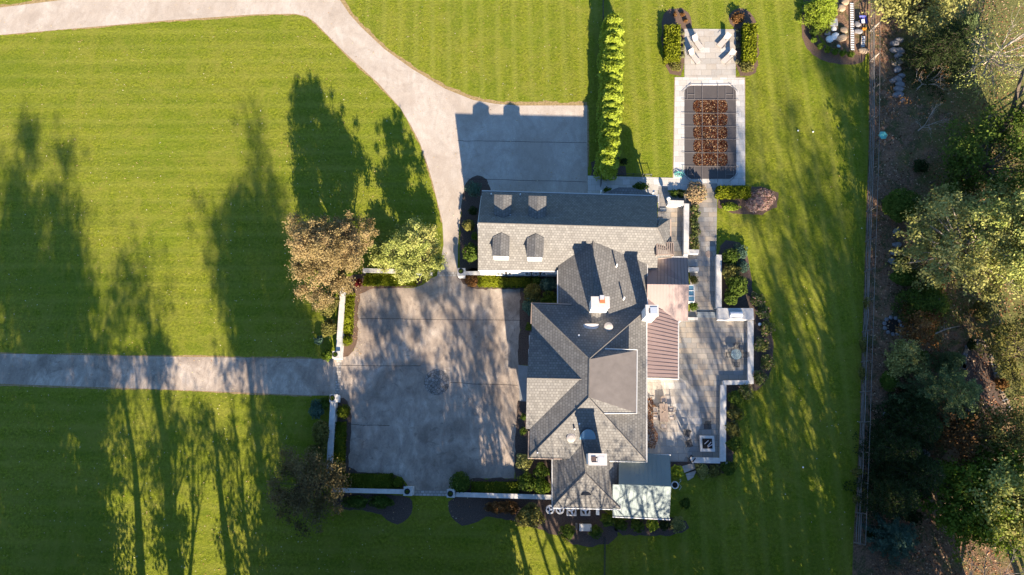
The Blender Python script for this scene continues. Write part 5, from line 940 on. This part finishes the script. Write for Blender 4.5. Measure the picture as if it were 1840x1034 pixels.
c = P(1274, 457, .02); m = MB(); m.lathe((c[0], c[1], .034), [(.45, 0), (.4, .02)], 20); tag(m.build('round_mat', 'teak', origin=(c[0], c[1], 0)), 'brown round mat lying on the garden path', 'mat')
for x, y, d, lb in [(1108, 95, 0, '')][:0]: pass
# ================================================================ air conditioners and utilities
def ac(x, y, w_, hh, rnd, label):
    c = P(x, y, hh); t = thing('air_conditioner', label, 'air conditioner', (c[0], c[1], 0), 'air conditioners along the south wall'); m = MB()
    if rnd: m.lathe((c[0], c[1], 0), [(w_ * .5, 0), (w_ * .52, hh - .05), (w_ * .48, hh), (w_ * .34, hh), (w_ * .34, hh - .12)], 20)
    else:
        k = w_ / 2; m.box((c[0], c[1], hh / 2 - .06), (w_, w_, hh - .12)); t_ = .1
        for s in (-1, 1): m.box((c[0] + s * (k - t_ / 2), c[1], hh - .06), (t_, w_, .12)); m.box((c[0], c[1] + s * (k - t_ / 2), hh - .06), (w_ - 2 * t_, t_, .12))
    m.build('casing', 'acgrey', t); m = MB(); m.lathe((c[0], c[1], hh - .115), [(w_ * .36, 0), (w_ * .36, .01)], 20); m.build('fan_well', 'soil', t)
    m = MB()
    for k in range(3): f = k * 2.1 + x; m.obox((c[0] + .18 * w_ * math.cos(f), c[1] + .18 * w_ * math.sin(f), hh - .07), (math.cos(f), math.sin(f), 0), (-math.sin(f), math.cos(f), 0), (0, 0, 1), (w_ * .34, w_ * .17, .02))
    m.lathe((c[0], c[1], hh - .08), [(w_ * .1, 0), (w_ * .08, .05)], 12); m.build('fan', 'steel', t)
ac(988.5, 916, .95, .85, True, 'round topped air conditioner closest to the garden wall'); ac(1006, 916, .95, .85, True, 'round topped air conditioner second from the garden wall'); ac(1027, 918.5, 1.05, .95, False, 'square air conditioner left of the other square one'); ac(1052, 918.5, 1.05, .95, False, 'square air conditioner nearest the narrow white cabinet')
for x0, y0, x1, y1, z, mt, nm, lb in [(1071, 913, 1077, 926, .9, 'white', 'utility_cabinet', 'narrow white cabinet right of the air conditioners'), (1041, 942, 1063, 955, .8, 'cap', 'utility_box', 'beige utility box with a flat lid in the south bed'), (1034, 940, 1038, 952, .3, 'wood', 'wooden_edging', 'short grey board left of the beige utility box')]:
    a, b = P(x0, y0, z), P(x1, y1, z); c = ((a[0] + b[0]) / 2, (a[1] + b[1]) / 2, 0); w_, l_ = abs(b[0] - a[0]), abs(b[1] - a[1]); m = MB(); m.box((c[0], c[1], z / 2 - .03), (w_ - .06, l_ - .06, z - .06)); m.box((c[0], c[1], z - .03), (w_, l_, .06)); m.box((c[0], c[1] - l_ / 2 + .01, z * .5), (w_ * .3, .03, .06)); tag(m.build(nm, mt, origin=c), lb, 'utility box' if 'box' in nm else ('board' if 'edging' in nm else 'cabinet'))
# ================================================================ fences
def fpath(y): return float(np.interp(y, [-60, 0, 260, 400, 500, 640, 760, 860, 975], [1564.5, 1563.5, 1561.5, 1556.5, 1553, 1548, 1544, 1540, 1535]))
t = thing('rail_fence', 'long weathered split rail fence between lawn and woodland', 'fence', P(1553, 500, 0)); ys = [-48, -4] + [57 + 54 * k for k in range(18)]; rg = np.random.default_rng(9)
fp = [P(fpath(y), y, 0) for y in ys]
for q in fp: m = MB(); m.tube([q, q + np.array([rg.normal(0, .02), rg.normal(0, .02), 1.45])], [.09, .075], 6); m.build('post', 'wood', t)
for a, b in zip(fp[:-1], fp[1:]):
    for z in (.4, .85, 1.28): j = rg.normal(0, .035, 4); m = MB(); m.tube([a + [j[0], 0, z + j[1]], (a + b) / 2 + [j[2], 0, z + j[3]], b + [j[1], 0, z + j[0]]], [.05, .07, .05], 5); m.build('rail', 'wood', t)
t = thing('wire_fence', 'tall thin posted wire fence just behind the rail fence', 'fence', P(1557, 500, 0)); gp = [P(fpath(y) + 4, y, 0) for y in ys]
for q in gp: m = MB(); m.tube([q, q + np.array([0, 0, 2.1])], .045, 5); m.build('post', 'barkp' if q[1] > 45 else 'wood', t)
for k, z in enumerate((2.08, 1.4, .7)): m = MB(); m.tube([q + [0, 0, z] for q in gp], .018 if k else .035, 4); m.build('wire', 'wood' if k == 0 else 'dark', t)
for k, y in enumerate((57, 111)):
    a = P(fpath(y) - 2, y + 2, 0); m = MB(); b = P(fpath(y) + 4, y, 0); m.tube([a + [0, 0, .5], b + [0, 0, 2.0]], .06, 6); tag(m.build('brace_pole', 'barkp', origin=a), ['pale slanting brace pole on the fence beside the blue object', 'pale slanting brace pole on the fence level with the end of the mulch'][k], 'pole')
def thinfence(a, b, n, h, label, mat='dark'):
    A, B = P(*a, 0), P(*b, 0); t = thing('iron_fence', label, 'fence', (A + B) / 2)
    for k in range(n + 1): q = A + (B - A) * k / n; m = MB(); m.tube([q, q + np.array([0, 0, h])], .035, 5); m.build('post', mat, t)
    for k, z in enumerate((.15, h - .1)): m = MB(); m.tube([A + [0, 0, z], B + [0, 0, z]], .03, 4); m.build('rail', mat, t)
    m = MB(); d = B - A; cnt = min(400, int(np.linalg.norm(d) / .14))
    for k in range(cnt): q = A + d * (k + .5) / cnt; m.tube([q + [0, 0, .15], q + [0, 0, h - .1]], .009, 3, cap=False)
    m.build('bars', mat, t)
thinfence((1083, -20), (1083, 40), 3, 1.3, 'thin dark iron fence leading north from the arborvitae row'); thinfence((1080, 292), (1079, 336), 3, 1.3, 'short dark iron fence between the arborvitae and the lean to porch')
thinfence((1086, 966), (1085, 1050), 5, 1.3, 'thin dark iron fence running south from the house bed over the lawn'); thinfence((1087, 316), (1170, 318), 5, .9, 'low dark iron fence along the shaded deck edge')
t = thing('rail_fence', 'short brown rail fence at the right edge of the woodland clearing', 'fence', P(1815, 215, 0)); fp = [P(x, y, 0) for x, y in ((1785, 236), (1812, 218), (1842, 198), (1872, 180))]
for q in fp: m = MB(); m.tube([q, q + np.array([0, 0, 1.3])], .08, 6); m.build('post', 'wood', t)
for a, b in zip(fp[:-1], fp[1:]):
    for z in (.4, .8, 1.2): m = MB(); m.tube([a + [0, 0, z], b + [0, 0, z]], .05, 5); m.build('rail', 'wood', t)
# ================================================================ work area by the fence
def ladder(a, b, n, wd, label):
    A, B = P(*a, .12), P(*b, .12); d = B - A; l = np.linalg.norm(d); d /= l; s = np.array([-d[1], d[0], 0]); t = thing('ladder', label, 'ladder', ((A + B) / 2)[:2].tolist() + [0])
    for q in (-1, 1): m = MB(); m.obox((A + B) / 2 + s * q * wd / 2, d, s, (0, 0, 1), (l, .07, .10)); m.build('side_rail', 'teak' if wd > .4 else 'wood', t)
    for k in range(n): m = MB(); m.obox(A + d * l * (k + .5) / n, d, s, (0, 0, 1), (.16, wd - .07, .03)); m.build('rung', 'tarp', t)
    m = MB(); m.obox((A + B) / 2 - [0, 0, .09], d, s, (0, 0, 1), (l, wd, .02)); m.build('backing', 'soil', t)
ladder((1530.5, 5), (1532, 91), 21, .5, 'long ladder with white rungs lying flat by the evergreens'); ladder((1552, 65), (1550, 85), 6, .5, 'short ladder with white rungs lying next to the fence')
x0, y0 = 1498, 40; a = P(x0, y0, .5); t = thing('crate', 'grey slatted crate beside the bright evergreen', 'crate', (a[0], a[1], 0)); m = MB()
for k in range(6): m.box((a[0] - .42 + k * .17, a[1], .5), (.13, 1.0, .04))
m.build('slats', 'acgrey', t); m = MB(); m.box((a[0], a[1], .24), (1.0, 1.0, .46)); m.build('box', 'wood', t)
for i, (x, y, r, mt, lb) in enumerate([(1490, 71, .55, 'tarp', 'white plastic sack at the front of the heap'), (1500, 66, .6, 'tarp', 'largest white plastic sack in the heap'), (1498, 52, .4, 'tarp', 'upright white sack behind the heap'), (1516, 55, .55, 'rockt', 'pale tan boulder beside the white sacks'), (1512, 69, .7, 'rockt', 'flat tan stone right of the sacks'), (1507, 83, .25, 'tarp', 'small white scrap in front of the evergreens'), (1487, 60, .45, 'rock', 'dark rock on the left of the white sacks'), (1541, 44, .45, 'rock', 'grey stone left of the blue object'), (1543, 57, .5, 'rock', 'grey stone below the blue object'), (1552, 92, .6, 'rockt', 'pinkish flat stone at the foot of the short ladder'), (1512, 15, .6, 'rockt', 'tan stone at the top of the work area'), (1519, 4, .6, 'rockt', 'tan stone at the very top of the work area')]):
    c = P(x, y, .2); rock((c[0], c[1], .12), (r, r * .8, r * .5), 40 + i, mt, lb, 'sack' if 'sack' in lb or 'scrap' in lb else 'boulder', 'sack' if 'sack' in lb or 'scrap' in lb else 'rock')
c = P(1551, 35, .6); t = thing('wheelbarrow', 'blue wheelbarrow with wooden handles by the fence', 'wheelbarrow', (c[0], c[1], 0)); m = MB(); m.add([(c[0] + a, c[1] + b, z) for a, b, z in ((-.3, -.4, .3), (.3, -.4, .3), (.3, .3, .3), (-.3, .3, .3), (-.45, -.65, .65), (.45, -.65, .65), (.45, .5, .65), (-.45, .5, .65))], [(0, 1, 2, 3), (0, 4, 5, 1), (1, 5, 6, 2), (2, 6, 7, 3), (3, 7, 4, 0)]); m.build('tray', 'blueit', t)
m = MB(); m.box((c[0] - .05, c[1] - .3, .6), (.4, .5, .1)); m.build('contents', 'tarp', t)
for s in (-1, 1): m = MB(); m.tube([(c[0] + s * .12, c[1] - .9, .2), (c[0] + s * .35, c[1] + 1.0, .6)], .03, 5); m.build('handle', 'copper', t)
m = MB(); m.tube([(c[0] - .05, c[1] - .85, .2), (c[0] + .05, c[1] - .85, .2)], .2, 12); m.build('wheel', 'dark', t)
c = P(1553, 52, .2); m = MB(); m.box((c[0], c[1], .17), (.5, .22, .3)); m.box((c[0], c[1], .34), (.3, .06, .06)); tag(m.build('toolbox', 'orange', origin=(c[0], c[1], 0)), 'small orange toolbox below the blue wheelbarrow', 'toolbox')
for i, (x, y, r) in enumerate([(1607, 79, .55), (1615, 73, .5), (1605, 91, .5), (1616, 92, .6), (1613, 102, .6), (1612, 114, .75), (1612, 126, .55), (1619, 137, .45), (1612, 143, .55), (1616, 152, .6), (1614, 161, .6), (1613, 171, .65), (1621, 181, .35), (1603, 146, .35)]):
    c = P(x, y, .2); rock((c[0], c[1], .15), (r, r * .72, .35), 60 + i, 'rockt' if i == 5 else 'rock', f'{ORD[i]} boulder from the north in the stone row beyond the fence', group='row of boulders in the woodland')
c = P(1588, 242, 2.2); t = thing('bird_feeder', 'teal hexagonal feeder roof on a pole behind the fence', 'bird feeder', (c[0], c[1], 0)); m = MB(); m.tube([(c[0], c[1], 0), (c[0], c[1], 2.0)], .04, 6); m.build('pole', 'dark', t)
m = MB(); m.lathe((c[0], c[1], 1.75), [(.2, 0), (.2, .3)], 6); m.build('hopper', 'gutter', t); m = MB(); m.lathe((c[0], c[1], 2.02), [(.55, 0), (.52, .05), (.22, .28), (.22, .34)], 6); m.build('feeder_roof', 'teal', t)
c = P(1604, 586, 0); t = thing('campfire_ring', 'small ring of dark stones round ash in the woodland', 'fire ring', (c[0], c[1], 0)); m = MB(); m.lathe((c[0], c[1], .01), [(.9, 0), (.9, .02)], 20); m.build('ash', 'soil', t)
for k in range(11): f = k * .571; m = MB(); m.lathe((c[0] + 1.0 * math.cos(f), c[1] + 1.0 * math.sin(f), 0), [(.24, 0), (.26, .12), (.12, .22)], 6); m.build('stone', 'rock', t)
ring = [(1732, 660), (1733, 640), (1738, 622), (1750, 614), (1766, 615), (1777, 628), (1783, 648), (1788, 668), (1794, 690), (1802, 712), (1812, 730), (1820, 748)]
sheet('mulch_bed', ring + [(1800, 765), (1760, 760), (1738, 720)], .02, 'mulch', 1); t = thing('stone_edging', 'curved row of pale stones edging the woodland bed', 'edging', P(1775, 660, 0)); rg = np.random.default_rng(8); pr = chaikin(ring, 2, False)
for k in range(0, len(pr)): q = P(*pr[k], .1); m = MB(); m.box((q[0], q[1], .1), (.5 * rg.uniform(.7, 1.1), .42 * rg.uniform(.7, 1.1), .2), rg.uniform(0, 3)); m.build('stone', 'rockt' if k % 3 else 'rock', t)
for i, (x, y, r) in enumerate([(1608, 455, .5), (1612, 440, .5), (1603, 470, .5), (1611, 415, .45), (1597, 745, .6), (1663, 815, .5), (1750, 730, .5), (1742, 740, .5)]):
    c = P(x, y, .2); rock((c[0], c[1], .1), (r, r * .8, .3), 90 + i, 'rock', ['grey stone south of the holly, middle one', 'grey stone close under the holly', 'grey slab stone above the green bush', 'grey stone hidden at the holly edge', 'grey stone below the smooth green bush', 'grey stone at the edge of the pale sunlit patch', 'grey stone inside the ringed bed', 'second grey stone inside the ringed bed, lower left'][i])
for i, (x, y, l, a, lb) in enumerate([(1745, 130, 6, 1.2, 'fallen pale branch under the north trees'), (1680, 600, 3, .3, 'thin fallen branch by the fire ring')]):
    c = P(x, y, .15); m = MB(); rg = np.random.default_rng(i); limb(m, (c[0], c[1], .12), (c[0] + l * math.cos(a), c[1] + l * math.sin(a), .2), .1, .04, rg); limb(m, (c[0] + l * .4 * math.cos(a), c[1] + l * .4 * math.sin(a), .15), (c[0] + l * .7 * math.cos(a + .6), c[1] + l * .7 * math.sin(a + .6), .4), .05, .02, rg); tag(m.build('fallen_branch', 'barkp', origin=c), lb, 'branch')
